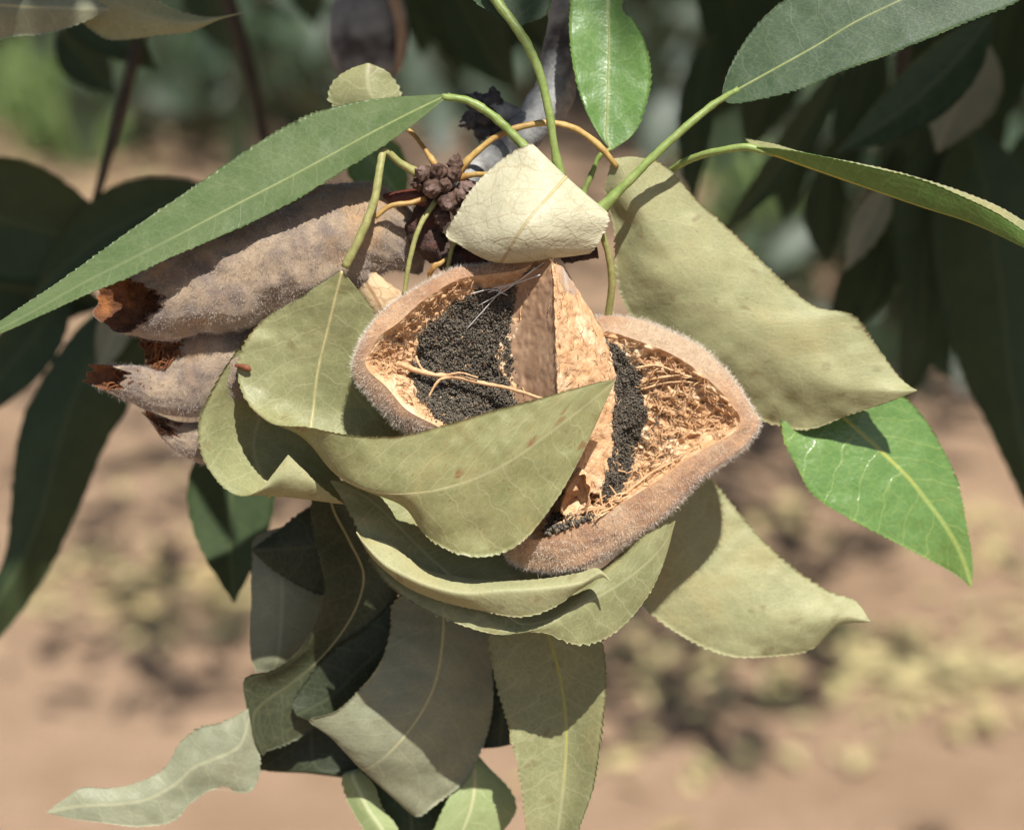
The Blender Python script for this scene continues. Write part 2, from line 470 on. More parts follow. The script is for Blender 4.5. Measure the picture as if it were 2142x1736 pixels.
def ground_at(px, py):
    """where a photo pixel's ray meets the soil"""
    cp = CENTER + AZ * DIST
    d = P(np.array([px, py, 0.0])) - cp
    k = -cp[2] / d[2]
    return cp + d * k

# ------------------------------------------------------------------ the fruiting branch and its leaves
BR = P(np.array([1160, 240, -230.0]))
branch = thing('almond_branch', 'almond branch with knobbly spur, green leaves above and wilted olive leaves below', 'branch', BR)

def D(rows, **k):  # stations: each row is a list of (x, y, d) rails
    return rows

# upper green leaves ------------------------------------------------------
leaf([(942, 197, 60),
      [(812, 205, 30), (862, 236, 62), (874, 254, 84)],
      [(715, 221, 25), (775, 281, 66), (796, 309, 92)],
      [(632, 247, 25), (689, 328, 70), (709, 363, 98)],
      [(545, 296, 30), (603, 374, 76), (621, 417, 104)],
      [(455, 357, 40), (517, 418, 82), (533, 462, 108)],
      [(375, 412, 52), (431, 463, 90), (448, 500, 112)],
      [(290, 470, 68), (345, 508, 98), (358, 538, 118)],
      [(205, 531, 84), (258, 551, 106), (268, 581, 124)],
      [(120, 592, 100), (172, 594, 114), (180, 617, 130)],
      [(48, 640, 112), (88, 642, 122), (95, 656, 134)],
      [(-20, 686, 122), (2, 688, 128), (0, 698, 136)],
      (-60, 716, 136)],
     'green', 'grey_green', branch, BR, 'long matte green leaf pointing left over the rear hull', nu=320, fold=0.75, serr=4, seed=1, dz=-42,
     petiole=[(1120, 335, 10), (1085, 295, 20), (1030, 242, 24), (975, 210, 22), (925, 203, 19)], pet_r=(12, 9), rib='rib_green', rib_r=3.0)
leaf([(1278, 316, -60),
      [(1250, 278, -62), (1269, 290, -66), (1322, 284, -62)],
      [(1222, 222, -66), (1270, 230, -80), (1350, 225, -66)],
      [(1202, 155, -76), (1271, 165, -92), (1362, 160, -78)],
      [(1191, 70, -90), (1273, 95, -106), (1348, 85, -92)],
      [(1194, 5, -104), (1272, 20, -118), (1312, 10, -106)],
      [(1205, -70, -120), (1275, -60, -130), (1330, -75, -122)],
      [(1235, -150, -130), (1280, -145, -136), (1318, -150, -134)],
      (1286, -215, -140)],
     'fresh', 'grey_green', branch, BR, 'bright green glossy upright leaf with a bitten edge at the top centre', nu=200, fold=0.35, seed=2, serr=3,
     petiole=[(1205, 440, -80), (1222, 400, -75), (1240, 360, -66), (1256, 325, -60), (1277, 312, -60)], pet_r=(9, 5), rib='rib_green', rib_r=3.4, bite=(1322, 14, 22))
leaf([(1510, 207, 10),
      [(1512, 188, 0), (1530, 196, 12), (1530, 217, 24)],
      [(1525, 146, -10), (1580, 168, 16), (1600, 206, 40)],
      [(1556, 90, -20), (1640, 135, 20), (1680, 184, 50)],
      [(1600, 35, -25), (1710, 96, 22), (1765, 148, 56)],
      [(1668, -20, -25), (1785, 50, 24), (1850, 118, 58)],
      [(1750, -75, -25), (1862, 12, 24), (1930, 86, 56)],
      [(1850, -120, -25), (1950, -28, 22), (2030, 44, 50)],
      [(1980, -140, -20), (2050, -65, 20), (2120, 8, 40)],
      [(2120, -140, -10), (2155, -100, 16), (2200, -45, 30)],
      (2270, -150, 10)],
     'green_dark', 'grey_green', branch, BR, 'large dark green leaf reaching out of the top right corner', nu=260, fold=0.55, seed=3, serr=3.5,
     petiole=[(1240, 455, 20), (1300, 395, 26), (1370, 325, 26), (1440, 262, 20), (1500, 214, 12), (1545, 187, 15)], pet_r=(12, 8), rib='rib_green', rib_r=3.4)
leaf([[(1556, 288, -40), (1574, 309, 8), (1585, 308, 20)],
      [(1612, 300, -38), (1622, 324, 12), (1625, 311, 34)],
      [(1690, 322, -38), (1680, 345, 14), (1672, 318, 44)],
      [(1775, 338, -40), (1750, 370, 16), (1740, 332, 52)],
      [(1860, 356, -42), (1838, 401, 18), (1830, 352, 58)],
      [(1940, 378, -42), (1926, 432, 20), (1920, 374, 60)],
      [(2030, 408, -40), (2036, 468, 22), (2010, 410, 58)],
      [(2110, 444, -34), (2130, 512, 24), (2095, 452, 50)],
      [(2190, 500, -20), (2200, 548, 20), (2175, 508, 34)],
      (2275, 590, 10)],
     'fresh', 'olive_green', branch, BR, 'narrow green leaf folded along its yellow midrib, arching to the right edge', nu=260, fold=0.75, seed=4, serr=2.5, wob=2,
     petiole=[(1340, 420, -140), (1385, 372, -120), (1435, 338, -60), (1500, 317, -8), (1560, 308, 8), (1620, 321, 12)], pet_r=(8, 10), rib='rib_yellow', rib_r=5)
leaf([(1084, 62, 40),
      [(1058, 52, 36), (1080, 52, 36), (1100, 50, 36)],
      [(1028, 28, 26), (1062, 25, 30), (1138, 36, 28)],
      [(992, 2, 12), (1040, 0, 22), (1153, 5, 16)],
      [(962, -45, -5), (1010, -40, 10), (1130, -50, 0)],
      [(950, -110, -20), (985, -95, 0), (1080, -115, -15)],
      (950, -190, -20)],
     'green_dark', 'green_dark', branch, BR, 'green leaf cut by the top edge with a thick pale petiole below it', nu=140, seed=5, serr=3,  # dark green on the visible side paints the shade of its underside
     petiole=[(1172, 375, 25), (1160, 310, 40), (1146, 225, 52), (1122, 135, 58), (1085, 65, 55), (1052, 20, 48), (1020, -25, 36)], pet_r=(9, 13))
leaf([(850, 270, -70),
      [(765, 252, -74), (806, 238, -62), (836, 244, -72)],
      [(690, 212, -86), (775, 196, -56), (840, 204, -80)],
      [(700, 168, -84), (768, 162, -58), (828, 172, -78)],
      [(738, 143, -78), (770, 142, -62), (805, 147, -70)],
      (770, 133, -66)],
     'olive_green', 'olive_dark', branch, BR, 'small rounded leaf tip showing above the long green leaf', nu=90, seed=6, serr=5, tooth=15, rib='rib_green', rib_r=2.6,
     petiole=[(915, 352, -20), (890, 315, -40), (868, 285, -60), (848, 266, -70)], pet_r=(6, 5), pet_mat='petiole_tan')
# cream curled leaf over the hull
leaf([[(1115, 312, 20), (1168, 384, 30), (1232, 436, 20)],
      [(1110, 302, 52), (1184, 371, 66), (1256, 434, 60)],
      [(1045, 338, 40), (1148, 412, 112), (1274, 456, 74)],
      [(988, 395, 34), (1112, 452, 136), (1266, 480, 74)],
      [(956, 448, 28), (1082, 494, 134), (1252, 507, 70)],
      [(934, 494, 18), (1052, 543, 92), (1230, 531, 52)],
      [(958, 508, 40), (1046, 548, 60), (1200, 530, 30)],
      [(985, 495, 10), (1050, 525, 20), (1170, 510, 10)]],
     'cream', 'tan', branch, BR, 'cream coloured dry leaf rolled over just above the split hull', nu=170, nv=34, seed=7, serr=4, wob=6, rib='rib', rib_r=3.0, rib_start=0.1,
     petiole=[(960, 372, 0), (990, 366, 15), (1030, 366, 30), (1080, 372, 35)], pet_r=(7, 6), pet_mat='petiole_tan')

# pale leaves on the right ------------------------------------------------
leaf([(1282, 332, -30),
      [(1330, 328, -44), (1298, 352, -32), (1276, 350, -36)],
      [(1392, 348, -70), (1322, 406, -40), (1266, 405, -56)],
      [(1458, 418, -92), (1355, 462, -56), (1284, 476, -90)],
      [(1534, 488, -110), (1405, 535, -72), (1290, 580, -120)],
      [(1622, 574, -124), (1465, 611, -92), (1322, 665, -150)],
      [(1702, 640, -130), (1532, 676, -110), (1400, 760, -170)],
      [(1785, 659, -120), (1612, 722, -122), (1500, 832, -190)],
      [(1826, 712, -128), (1690, 771, -128), (1602, 882, -196)],
      [(1857, 757, -136), (1763, 808, -128), (1690, 898, -190)],
      [(1884, 792, -138), (1832, 816, -126), (1780, 866, -160)],
      [(1903, 808, -134), (1878, 818, -124), (1848, 845, -140)],
      (1918, 817, -118)],
     'olive', 'grey_green', branch, BR, 'largest pale olive leaf, hanging from upper centre to the right of the split hull', nu=300, nv=34, fold=0.15, seed=8, serr=4, wob=10, wfreq=0.008,
     petiole=[(955, 365, -10), (990, 325, 0), (1040, 286, 5), (1100, 263, 5), (1160, 258, 0), (1215, 276, -8), (1262, 315, -20), (1290, 350, -32)], pet_r=(8, 8), pet_mat='petiole_tan', rib='rib_olive', rib_r=1.9)
leaf([(1620, 730, -250),
      [(1735, 765, -262), (1690, 800, -244), (1640, 826, -214)],
      [(1850, 800, -270), (1745, 856, -240), (1636, 903, -190)],
      [(1926, 866, -278), (1810, 914, -238), (1664, 971, -176)],
      [(1966, 928, -284), (1860, 960, -242), (1703, 1036, -174)],
      [(1994, 985, -288), (1905, 1005, -250), (1775, 1083, -188)],
      [(2010, 1037, -292), (1940, 1050, -262), (1850, 1122, -216)],
      [(2021, 1095, -298), (1975, 1097, -276), (1924, 1160, -248)],
      [(2031, 1150, -304), (2003, 1145, -292), (1982, 1191, -292)],
      [(2035, 1190, -310), (2020, 1188, -304), (2010, 1209, -306)],
      (2032, 1230, -314)],
     'glossy', 'grey_green', branch, BR, 'glossy bright green leaf with yellow midrib under the largest pale leaf', nu=240, nv=34, fold=0.2, seed=9, serr=3.5, wob=6, rib='rib_yellow', rib_r=3.2)
leaf([(1320, 940, -110),
      [(1425, 945, -130), (1365, 1005, -112), (1300, 1030, -120)],
      [(1487, 1002, -140), (1402, 1080, -116), (1300, 1120, -124)],
      [(1541, 1066, -144), (1443, 1150, -120), (1312, 1200, -126)],
      [(1597, 1131, -146), (1492, 1208, -122), (1357, 1278, -128)],
      [(1646, 1176, -146), (1552, 1252, -124), (1440, 1337, -134)],
      [(1696, 1214, -142), (1612, 1284, -122), (1530, 1372, -142)],
      [(1742, 1240, -134), (1672, 1299, -116), (1622, 1371, -146)],
      [(1777, 1252, -122), (1728, 1296, -108), (1697, 1357, -138)],
      [(1797, 1264, -108), (1774, 1290, -98), (1752, 1308, -112)],
      (1821, 1300, -92)],
     'olive', 'grey_green', branch, BR, 'pale olive leaf pointing to the lower right below the split hull', nu=240, nv=34, fold=0.15, seed=10, dz=-110, serr=4.5, wob=6)

# wilted leaves wrapped round the hull --------------------------------------
leaf([(716, 566, 34),
      [(640, 612, 6), (702, 622, 12), (762, 622, -16)],
      [(556, 664, -16), (685, 692, -12), (805, 690, -50)],
      [(500, 748, -26), (664, 780, -34), (850, 790, -90)],
      [(513, 834, -10), (655, 858, -50), (850, 890, -100)],
      [(566, 884, 30), (650, 905, -30), (850, 960, -80)],
      [(645, 894, 80), (664, 944, 16), (800, 1000, -10)],
      [(735, 911, 130), (716, 1000, 84), (775, 1008, -20)],
      [(840, 912, 160), (800, 1031, 134), (840, 1044, 40)],
      [(945, 885, 176), (890, 1029, 160), (893, 1122, 124)],
      [(1040, 857, 180), (985, 1004, 172), (985, 1164, 128)],
      [(1130, 833, 178), (1070, 962, 176), (1078, 1143, 130)],
      [(1205, 812, 170), (1148, 906, 172), (1152, 1062, 138)],
      [(1256, 799, 162), (1224, 848, 162), (1217, 950, 146)],
      (1288, 794, 152)],
     'olive_rust', 'olive_green', branch, BR, 'wilted olive leaf with rust spots curling across the front of the split hull', nu=320, nv=36, fold=0.25, seed=11, serr=4, wob=7,
     petiole=[(872, 362, 0), (835, 340, 14), (803, 316, 30), (795, 350, 40), (783, 420, 48), (756, 490, 46), (722, 560, 36)], pet_r=(8, 11), pet_mat='petiole_olive', rib='rib', rib_r=3.6)
leaf([(660, 600, -70),
      [(575, 640, -60), (640, 690, -100), (700, 700, -110)],
      [(503, 722, -46), (590, 770, -120), (690, 790, -130)],
      [(440, 822, -32), (548, 860, -124), (690, 870, -140)],
      [(415, 892, -24), (530, 930, -112), (700, 950, -130)],
      [(428, 966, -14), (545, 990, -84), (712, 1010, -96)],
      [(488, 1033, -8), (585, 1037, -30), (724, 1054, -40)],
      [(540, 1026, 4), (600, 1002, 8), (672, 1018, -4)],
      (603, 951, 6)],
     'olive_green', 'olive', branch, BR, 'wilted leaf at the left of the tangle with a lit toothed margin and folded up tip', nu=220, nv=34, seed=12, serr=5, wob=4)
leaf([(690, 1005, 0),
      [(722, 1055, 10), (765, 1040, -10), (800, 1010, -40)],
      [(757, 1125, 24), (830, 1098, -4), (885, 1040, -60)],
      [(786, 1192, 36), (890, 1158, 8), (955, 1070, -70)],
      [(856, 1257, 46), (960, 1218, 22), (1030, 1100, -70)],
      [(955, 1303, 52), (1030, 1262, 34), (1110, 1130, -60)],
      [(1045, 1327, 56), (1090, 1305, 44), (1180, 1170, -40)],
      [(1130, 1322, 50), (1145, 1298, 46), (1240, 1195, -10)],
      [(1212, 1348, 34), (1215, 1266, 44), (1295, 1160, 14)],
      [(1292, 1318, 24), (1295, 1222, 40), (1345, 1122, 30)],
      [(1357, 1243, 26), (1358, 1172, 40), (1384, 1102, 42)],
      [(1392, 1166, 34), (1396, 1126, 44), (1404, 1093, 50)],
      (1413, 1089, 54)],
     'olive_green', 'olive_green', branch, BR, 'cupped olive leaf cradling the hull from below, its tip turned up at the right', nu=260, nv=34, seed=13, serr=5, wob=7, rib='rib', rib_r=2.4, rib_start=0.3)
leaf([(745, 1112, 46),
      [(760, 1124, 40), (763, 1138, 62), (774, 1160, 48)],
      [(812, 1135, 44), (802, 1178, 80), (814, 1200, 60)],
      [(852, 1166, 50), (850, 1205, 92), (860, 1232, 70)],
      [(898, 1194, 54), (905, 1227, 100), (922, 1257, 76)],
      [(969, 1208, 56), (975, 1241, 104), (1002, 1276, 80)],
      [(1048, 1215, 58), (1048, 1236, 106), (1082, 1290, 82)],
      [(1142, 1210, 62), (1142, 1230, 104), (1152, 1273, 84)],
      [(1212, 1198, 70), (1215, 1219, 98), (1211, 1234, 88)],
      [(1250, 1189, 80), (1256, 1198, 96), (1257, 1208, 92)],
      (1276, 1214, 98)],
     'olive', 'olive_dark', branch, BR, 'rolled leaf edge lit as a pale strip inside the cupped leaf', nu=200, nv=24, fold=0.4, seed=14, serr=3, wob=3)
leaf([(752, 540, -60),
      [(722, 600, -70), (765, 588, -50), (812, 592, -70)],
      [(738, 640, -74), (785, 622, -54), (852, 622, -80)],
      [(765, 672, -80), (800, 655, -64), (850, 650, -86)],
      (800, 700, -86)],
     'papery', 'tan', branch, BR, 'beige papery dry leaf scrap between the two hulls', nu=80, nv=24, seed=15, serr=3, wob=8, rib='rib', rib_r=2)

# lower tangle ---------------------------------------------------------------
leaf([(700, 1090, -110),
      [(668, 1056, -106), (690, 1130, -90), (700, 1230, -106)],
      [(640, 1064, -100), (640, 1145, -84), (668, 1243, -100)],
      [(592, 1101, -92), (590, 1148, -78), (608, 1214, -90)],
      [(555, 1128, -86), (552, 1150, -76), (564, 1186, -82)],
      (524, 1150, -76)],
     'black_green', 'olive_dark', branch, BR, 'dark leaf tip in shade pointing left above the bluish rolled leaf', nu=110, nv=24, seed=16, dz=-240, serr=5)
leaf([(640, 1090, -150),
      [(540, 1120, -150), (600, 1130, -150), (680, 1150, -160)],
      [(527, 1180, -126), (590, 1190, -112), (690, 1210, -140)],
      [(526, 1260, -120), (590, 1260, -104), (690, 1270, -140)],
      [(524, 1340, -118), (586, 1330, -104), (680, 1330, -140)],
      [(526, 1378, -118), (580, 1380, -110), (650, 1370, -140)],
      [(536, 1404, -122), (570, 1402, -122), (620, 1396, -140)]],
     'grey_green', 'olive_dark', branch, BR, 'smooth bluish grey underside of a rolled leaf low on the left', nu=120, nv=26, seed=17, dz=-260, serr=1, wob=4)
leaf([(690, 1010, -60),
      [(655, 1036, -36), (695, 1060, -64), (740, 1070, -70)],
      [(655, 1112, -28), (730, 1130, -62), (790, 1150, -72)],
      [(670, 1170, -22), (760, 1200, -64), (830, 1230, -80)],
      [(679, 1235, -16), (748, 1262, -66), (830, 1300, -90)],
      [(652, 1324, -12), (705, 1335, -64), (800, 1390, -96)],
      [(612, 1374, -10), (650, 1395, -60), (740, 1450, -96)],
      [(568, 1402, -8), (604, 1432, -52), (680, 1500, -90)],
      [(524, 1411, -8), (565, 1458, -46), (630, 1540, -84)],
      [(509, 1430, -12), (535, 1486, -50), (590, 1560, -80)],
      [(516, 1476, -24), (528, 1520, -54), (560, 1570, -80)],
      [(533, 1552, -40), (536, 1560, -56), (548, 1580, -76)]],
     'olive_dark', 'olive', branch, BR, 'dark twisted leaf sweeping down to the lower left with a pale curled rim', nu=240, nv=30, seed=18, dz=-230, serr=3, wob=3, rib='rib', rib_r=3.4, rib_end=0.9)
leaf([[(520, 1480, -52), (522, 1500, -48), (528, 1552, -52)],
      [(470, 1508, -54), (500, 1560, -40), (545, 1592, -52)],
      [(412, 1525, -56), (440, 1590, -36), (520, 1656, -50)],
      [(378, 1552, -56), (405, 1605, -36), (452, 1650, -48)],
      [(345, 1605, -52), (366, 1640, -38), (404, 1674, -46)],
      [(285, 1638, -46), (305, 1672, -34), (362, 1716, -42)],
      [(228, 1648, -40), (240, 1682, -30), (290, 1728, -36)],
      [(170, 1648, -34), (178, 1684, -28), (210, 1719, -30)],
      [(132, 1672, -28), (136, 1690, -26), (148, 1711, -26)],
      (96, 1699, -22)],
     'grey_green', 'tan', branch, BR, 'dry grey green leaf tail curling to the bottom left corner', nu=180, nv=26, seed=19, dz=-200, serr=4, wob=7, bite=(470, 1668, 24))
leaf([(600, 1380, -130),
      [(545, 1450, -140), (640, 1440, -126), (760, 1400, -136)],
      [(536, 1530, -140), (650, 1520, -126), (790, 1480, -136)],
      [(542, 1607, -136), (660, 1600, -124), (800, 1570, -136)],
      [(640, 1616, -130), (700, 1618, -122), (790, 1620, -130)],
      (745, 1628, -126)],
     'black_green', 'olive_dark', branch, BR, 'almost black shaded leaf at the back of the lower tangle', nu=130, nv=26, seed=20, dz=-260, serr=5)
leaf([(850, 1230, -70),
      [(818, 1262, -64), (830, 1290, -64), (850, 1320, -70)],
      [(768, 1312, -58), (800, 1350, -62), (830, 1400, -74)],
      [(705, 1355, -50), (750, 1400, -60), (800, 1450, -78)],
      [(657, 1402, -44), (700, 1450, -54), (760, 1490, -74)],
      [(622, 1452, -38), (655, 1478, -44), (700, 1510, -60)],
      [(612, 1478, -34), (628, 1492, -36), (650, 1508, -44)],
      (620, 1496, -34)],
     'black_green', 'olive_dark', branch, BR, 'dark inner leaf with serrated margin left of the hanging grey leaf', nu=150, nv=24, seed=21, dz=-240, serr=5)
leaf([(925, 1225, -40),
      [(828, 1255, -14), (928, 1288, -24), (1024, 1298, -86)],
      [(816, 1321, 4), (925, 1345, -8), (1028, 1380, -80)],
      [(795, 1386, 18), (912, 1420, 2), (1031, 1450, -78)],
      [(752, 1442, 30), (888, 1478, 6), (1026, 1506, -74)],
      [(700, 1489, 38), (850, 1534, 8), (1005, 1572, -68)],
      [(648, 1508, 36), (806, 1581, 6), (966, 1640, -64)],
      [(690, 1540, 20), (778, 1601, -2), (922, 1674, -62)],
      [(732, 1582, 0), (760, 1610, -16), (876, 1707, -66)],
      [(745, 1585, -30), (775, 1612, -46), (850, 1690, -94)]],
     'grey_green', 'olive_dark', branch, BR, 'broad grey green leaf hanging in the middle with a pale curved midrib', nu=220, nv=34, seed=22, dz=-230, serr=4, wob=7, rib='rib', rib_r=4.2, rib_end=0.92)
leaf([(1120, 1235, -70),
      [(1030, 1290, -66), (1132, 1290, -60), (1230, 1290, -50)],
      [(1024, 1345, -62), (1150, 1335, -62), (1258, 1338, -34)],
      [(1038, 1430, -62), (1173, 1420, -70), (1268, 1420, -24)],
      [(1060, 1505, -66), (1184, 1505, -74), (1262, 1505, -20)],
      [(1078, 1580, -68), (1184, 1580, -76), (1252, 1582, -20)],
      [(1092, 1650, -70), (1178, 1655, -76), (1240, 1652, -24)],
      [(1100, 1735, -74), (1168, 1735, -78), (1210, 1735, -32)],
      [(1104, 1800, -80), (1158, 1800, -84), (1186, 1800, -46)],
      (1140, 1880, -86)],
     'olive_green', 'grey_green', branch, BR, 'long olive leaf hanging down at lower centre with yellow midrib and pale toothed right edge', nu=240, nv=34, fold=0.2, seed=23, dz=-100, serr=5, wob=3, rib='rib_yellow', rib_r=3.4)
leaf([(985, 1560, -120),
      [(968, 1618, -92), (990, 1590, -96), (1018, 1600, -110)],
      [(935, 1675, -78), (993, 1640, -84), (1062, 1645, -104)],
      [(908, 1735, -76), (985, 1690, -80), (1080, 1685, -102)],
      [(900, 1790, -80), (965, 1745, -84), (1064, 1722, -102)],
      [(905, 1840, -90), (950, 1800, -92), (1030, 1760, -104)],
      (930, 1860, -104)],
     'sunlit_green', 'grey_green', branch, BR, 'light green curled leaf end at the bottom centre', nu=130, nv=26, seed=24, dz=-220, serr=3, rib='rib', rib_r=3)
leaf([(760, 1605, -120),
      [(718, 1620, -112), (738, 1618, -98), (758, 1614, -104)],
      [(724, 1665, -104), (752, 1655, -90), (782, 1642, -104)],
      [(744, 1705, -98), (772, 1695, -86), (800, 1690, -104)],
      [(770, 1745, -94), (800, 1735, -84), (830, 1730, -104)],
      (830, 1800, -94)],
     'sunlit_green', 'olive_dark', branch, BR, 'narrow green leaf curl just left of the bottom centre', nu=110, nv=22, seed=25, dz=-220, serr=4)
leaf([(760, 1600, -150),
      [(770, 1660, -150), (840, 1640, -140), (940, 1640, -146)],
      [(780, 1720, -146), (860, 1710, -140), (930, 1710, -146)],
      (860, 1800, -146)],
     'green_dark', 'olive_dark', branch, BR, 'dark green leaf behind the curls at the bottom centre', nu=90, nv=22, seed=26, dz=-220, serr=4)
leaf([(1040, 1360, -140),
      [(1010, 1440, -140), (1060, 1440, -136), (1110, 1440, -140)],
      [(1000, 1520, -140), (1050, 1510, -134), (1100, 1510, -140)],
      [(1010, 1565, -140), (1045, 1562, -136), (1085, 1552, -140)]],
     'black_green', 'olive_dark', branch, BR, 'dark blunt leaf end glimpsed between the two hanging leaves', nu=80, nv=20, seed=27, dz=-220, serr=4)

# stray petioles of leaves lying behind the hull
for pts, r, mt in (([(912, 420, -6), (880, 470, 10), (858, 540, 12), (845, 618, 0)], (6, 5), 'petiole_olive'),
                   ([(960, 480, -20), (945, 520, -24), (936, 570, -34)], (6, 5), 'petiole_olive'),
                   ([(1256, 478, 40), (1272, 530, 20), (1280, 590, -5), (1272, 662, -40)], (7, 8), 'petiole_olive'),
                   ([(785, 455, -10), (815, 432, -6), (862, 424, -8), (890, 415, -14)], (5, 6), 'petiole_tan')):
    tube('petiole', pts, np.linspace(r[0], r[1], len(pts)), M[mt], branch, BR, n=24, sides=10, bump=0.1, bfreq=1500)

M['brown'] = plain_material('dry_brown', lin(128, 78, 50), lin(100, 58, 40), 700, 0.6, 0.4, 0.0002, 0.3)
tube('dry_bract', [(902, 596, -24), (898, 578, -14), (906, 562, -6), (922, 550, -10), (934, 540, -24)], [2, 5, 7, 6, 3], M['petiole_tan'], branch, BR, n=30, sides=8, bump=0.3, bfreq=1500, squash=0.5)
tube('dry_bract', [(492, 764, -18), (505, 766, -14), (518, 770, -12), (524, 776, -14)], [3, 6, 7, 3], M['brown'], branch, BR, n=14, sides=10, bump=0.15, bfreq=1500)
for pts, r in (([(560, 1040, -60), (575, 1034, -52), (585, 1040, -54)], 2.0),):
    tube('leaf_stub', pts, [r] * 3, M['petiole_tan'], branch, BR, n=8, sides=6)
# wood ---------------------------------------------------------------------
M['bark_grey'] = plain_material('bark_grey', lin(134, 134, 132), lin(162, 160, 154), 260, 0.75, 0.8, 0.0006, 0.3, c3=lin(70, 62, 58))
M['bark_brown'] = plain_material('bark_brown', lin(92, 78, 62), lin(110, 94, 76), 120, 0.85, 0.5, 0.001, 0.15)
M['bark_dark'] = plain_material('bark_dark', lin(58, 42, 36), lin(78, 58, 48), 500, 0.7, 0.9, 0.0005, 0.35, c3=lin(92, 48, 38))
M['bark_red'] = plain_material('bark_red', lin(92, 44, 34), lin(112, 60, 44), 400, 0.5, 0.5, 0.0003, 0.45)
tube('limb', [(1190, -150, -300), (1185, -20, -280), (1172, 110, -262), (1150, 215, -240), (1100, 275, -200), (1030, 335, -140), (965, 395, -70)],
     [34, 36, 40, 48, 40, 30, 26], M['bark_grey'], branch, BR, n=60, sides=20, bump=0.12, bfreq=500)
tube('spur', [(950, 395, -40), (905, 440, -56), (888, 490, -60), (925, 528, -60), (1000, 545, -56), (1100, 545, -66), (1190, 535, -74), (1250, 527, -76)],
     [24, 32, 34, 30, 24, 20, 17, 12], M['bark_dark'], branch, BR, n=90, sides=20, bump=0.32, bfreq=900)
tube('fruit_stalk', [(905, 425, -50), (865, 412, -54), (820, 418, -64), (790, 425, -80)], [20, 15, 14, 17], M['bark_red'], branch, BR, n=24, sides=14, bump=0.12, bfreq=900)

def scaly(cx, cy, cd, r, axis, parent, base, mat, name='bud', rows=5, stretch=1.25, seed=0):
    """a bud: ovoid with overlapping pointed scales in a spiral"""
    nu, nv = 22, 24
    th = np.linspace(0.02, np.pi - 0.02, nu); ph = np.linspace(0, 2 * np.pi, nv, endpoint=False)
    T, H = np.meshgrid(th, ph, indexing='ij')
    k = T / np.pi * rows + H / (2 * np.pi) * 2
    fr = k - np.floor(k)
    lob = 0.5 + 0.5 * np.cos(H * 4 + np.floor(k) * 2.4)
    rad = 1 + 0.42 * (fr * (0.4 + 0.6 * lob)) + 0.06 * vnoise(np.stack([T * 5, H * 4, T * 0 + seed], -1))
    V = np.stack([np.sin(T) * np.cos(H) * rad, np.sin(T) * np.sin(H) * rad, np.cos(T) * rad * stretch * (1 + 0.35 * (T < 0.5) * (0.5 - T) * 2)], -1)
    a = np.asarray(axis, float); a /= np.linalg.norm(a)
    e1 = np.cross(a, [0.31, 0.77, 0.2]); e1 /= np.linalg.norm(e1); e2 = np.cross(a, e1)
    V = V[..., 0:1] * e1 + V[..., 1:2] * e2 + V[..., 2:3] * a
    C = np.array([cx, cy, cd], float)
    Q = C + V.reshape(-1, 3) * r * np.array([1, -1, 1])
    f = [tuple(q) for q in grid_faces(nu, nv, wrap=True)] + [tuple(range(nv)), tuple(range(nu * nv - 1, (nu - 1) * nv - 1, -1))]
    return new_obj(name, P(Q), f, mat, parent, base)
M['bud'] = plain_material('bud_scales', lin(66, 46, 36), lin(96, 72, 58), 900, 0.65, 0.9, 0.0003, 0.35, c3=lin(124, 100, 90))
M['bud_grey'] = plain_material('bud_scales_grey', lin(74, 68, 66), lin(100, 94, 90), 700, 0.75, 0.9, 0.0004, 0.3, c3=lin(44, 38, 36))
for k, (bx, by, bd, br, ax) in enumerate([(888, 364, 4, 15, (-.6, .3, .7)), (917, 362, 14, 16, (0, .4, .8)), (946, 366, 10, 15, (.4, .2, .8)), (952, 346, -4, 14, (.2, .8, .4)),
                                         (905, 394, 20, 17, (-.2, -.2, .9)), (936, 420, 18, 17, (.1, -.5, .8)), (975, 392, 2, 14, (.7, 0, .6)), (961, 410, 10, 13, (.6, -.3, .7)),
                                         (930, 388, 22, 13, (.1, 0, 1)), (880, 385, -10, 13, (-.8, 0, .5)), (960, 440, -4, 14, (.5, -.6, .4)), (925, 452, -10, 15, (0, -.7, .5))]):
    scaly(bx, by, bd, br, ax, branch, BR, M['bud'], seed=k)
tube('side_spur', [(1120, 262, -225), (1080, 250, -215), (1045, 240, -200), (1015, 232, -190)], [22, 26, 30, 26], M['bark_grey'], branch, BR, n=20, sides=16, bump=0.25, bfreq=700)
for k, (bx, by, bd, br, ax) in enumerate([(1005, 222, -184, 22, (-.6, .5, .5)), (1030, 215, -188, 18, (0, .9, .4)), (990, 250, -184, 18, (-.8, -.4, .4)), (1010, 268, -186, 17, (-.2, -.9, .4)), (1018, 245, -170, 18, (-.2, 0, 1)), (1036, 268, -190, 14, (.2, -.9, .3))]):
    scaly(bx, by, bd, br, ax, branch, BR, M['bud_grey'], seed=20 + k)

# ------------------------------------------------------------------ hulls
def closed_loft(loops, m=220, per=10):
    """loops (L, N, 3) of matching closed curves -> grid (rings, m, 3), ring parameter"""
    L = np.asarray(loops, float)
    N = L.shape[1]
    Lp = np.concatenate([L[:, -2:], L, L[:, :3]], 1)
    t = np.arange(-2, N + 3, dtype=float)
    x = np.linspace(0, N, m, endpoint=False)
    R = np.stack([hermite(t, Lp[k], x) for k in range(len(L))])
    tt = np.arange(len(L), dtype=float)
    xx = np.linspace(0, len(L) - 1, (len(L) - 1) * per + 1)
    return hermite(tt, R, xx), xx

def inside(poly, x, y):
    poly = np.asarray(poly, float); r = np.zeros(len(x), bool)
    j = len(poly) - 1
    for i in range(len(poly)):
        xi, yi = poly[i]; xj, yj = poly[j]
        c = ((yi > y) != (yj > y)) & (x < (xj - xi) * (y - yi) / (yj - yi + 1e-12) + xi)
        r ^= c; j = i
    return r

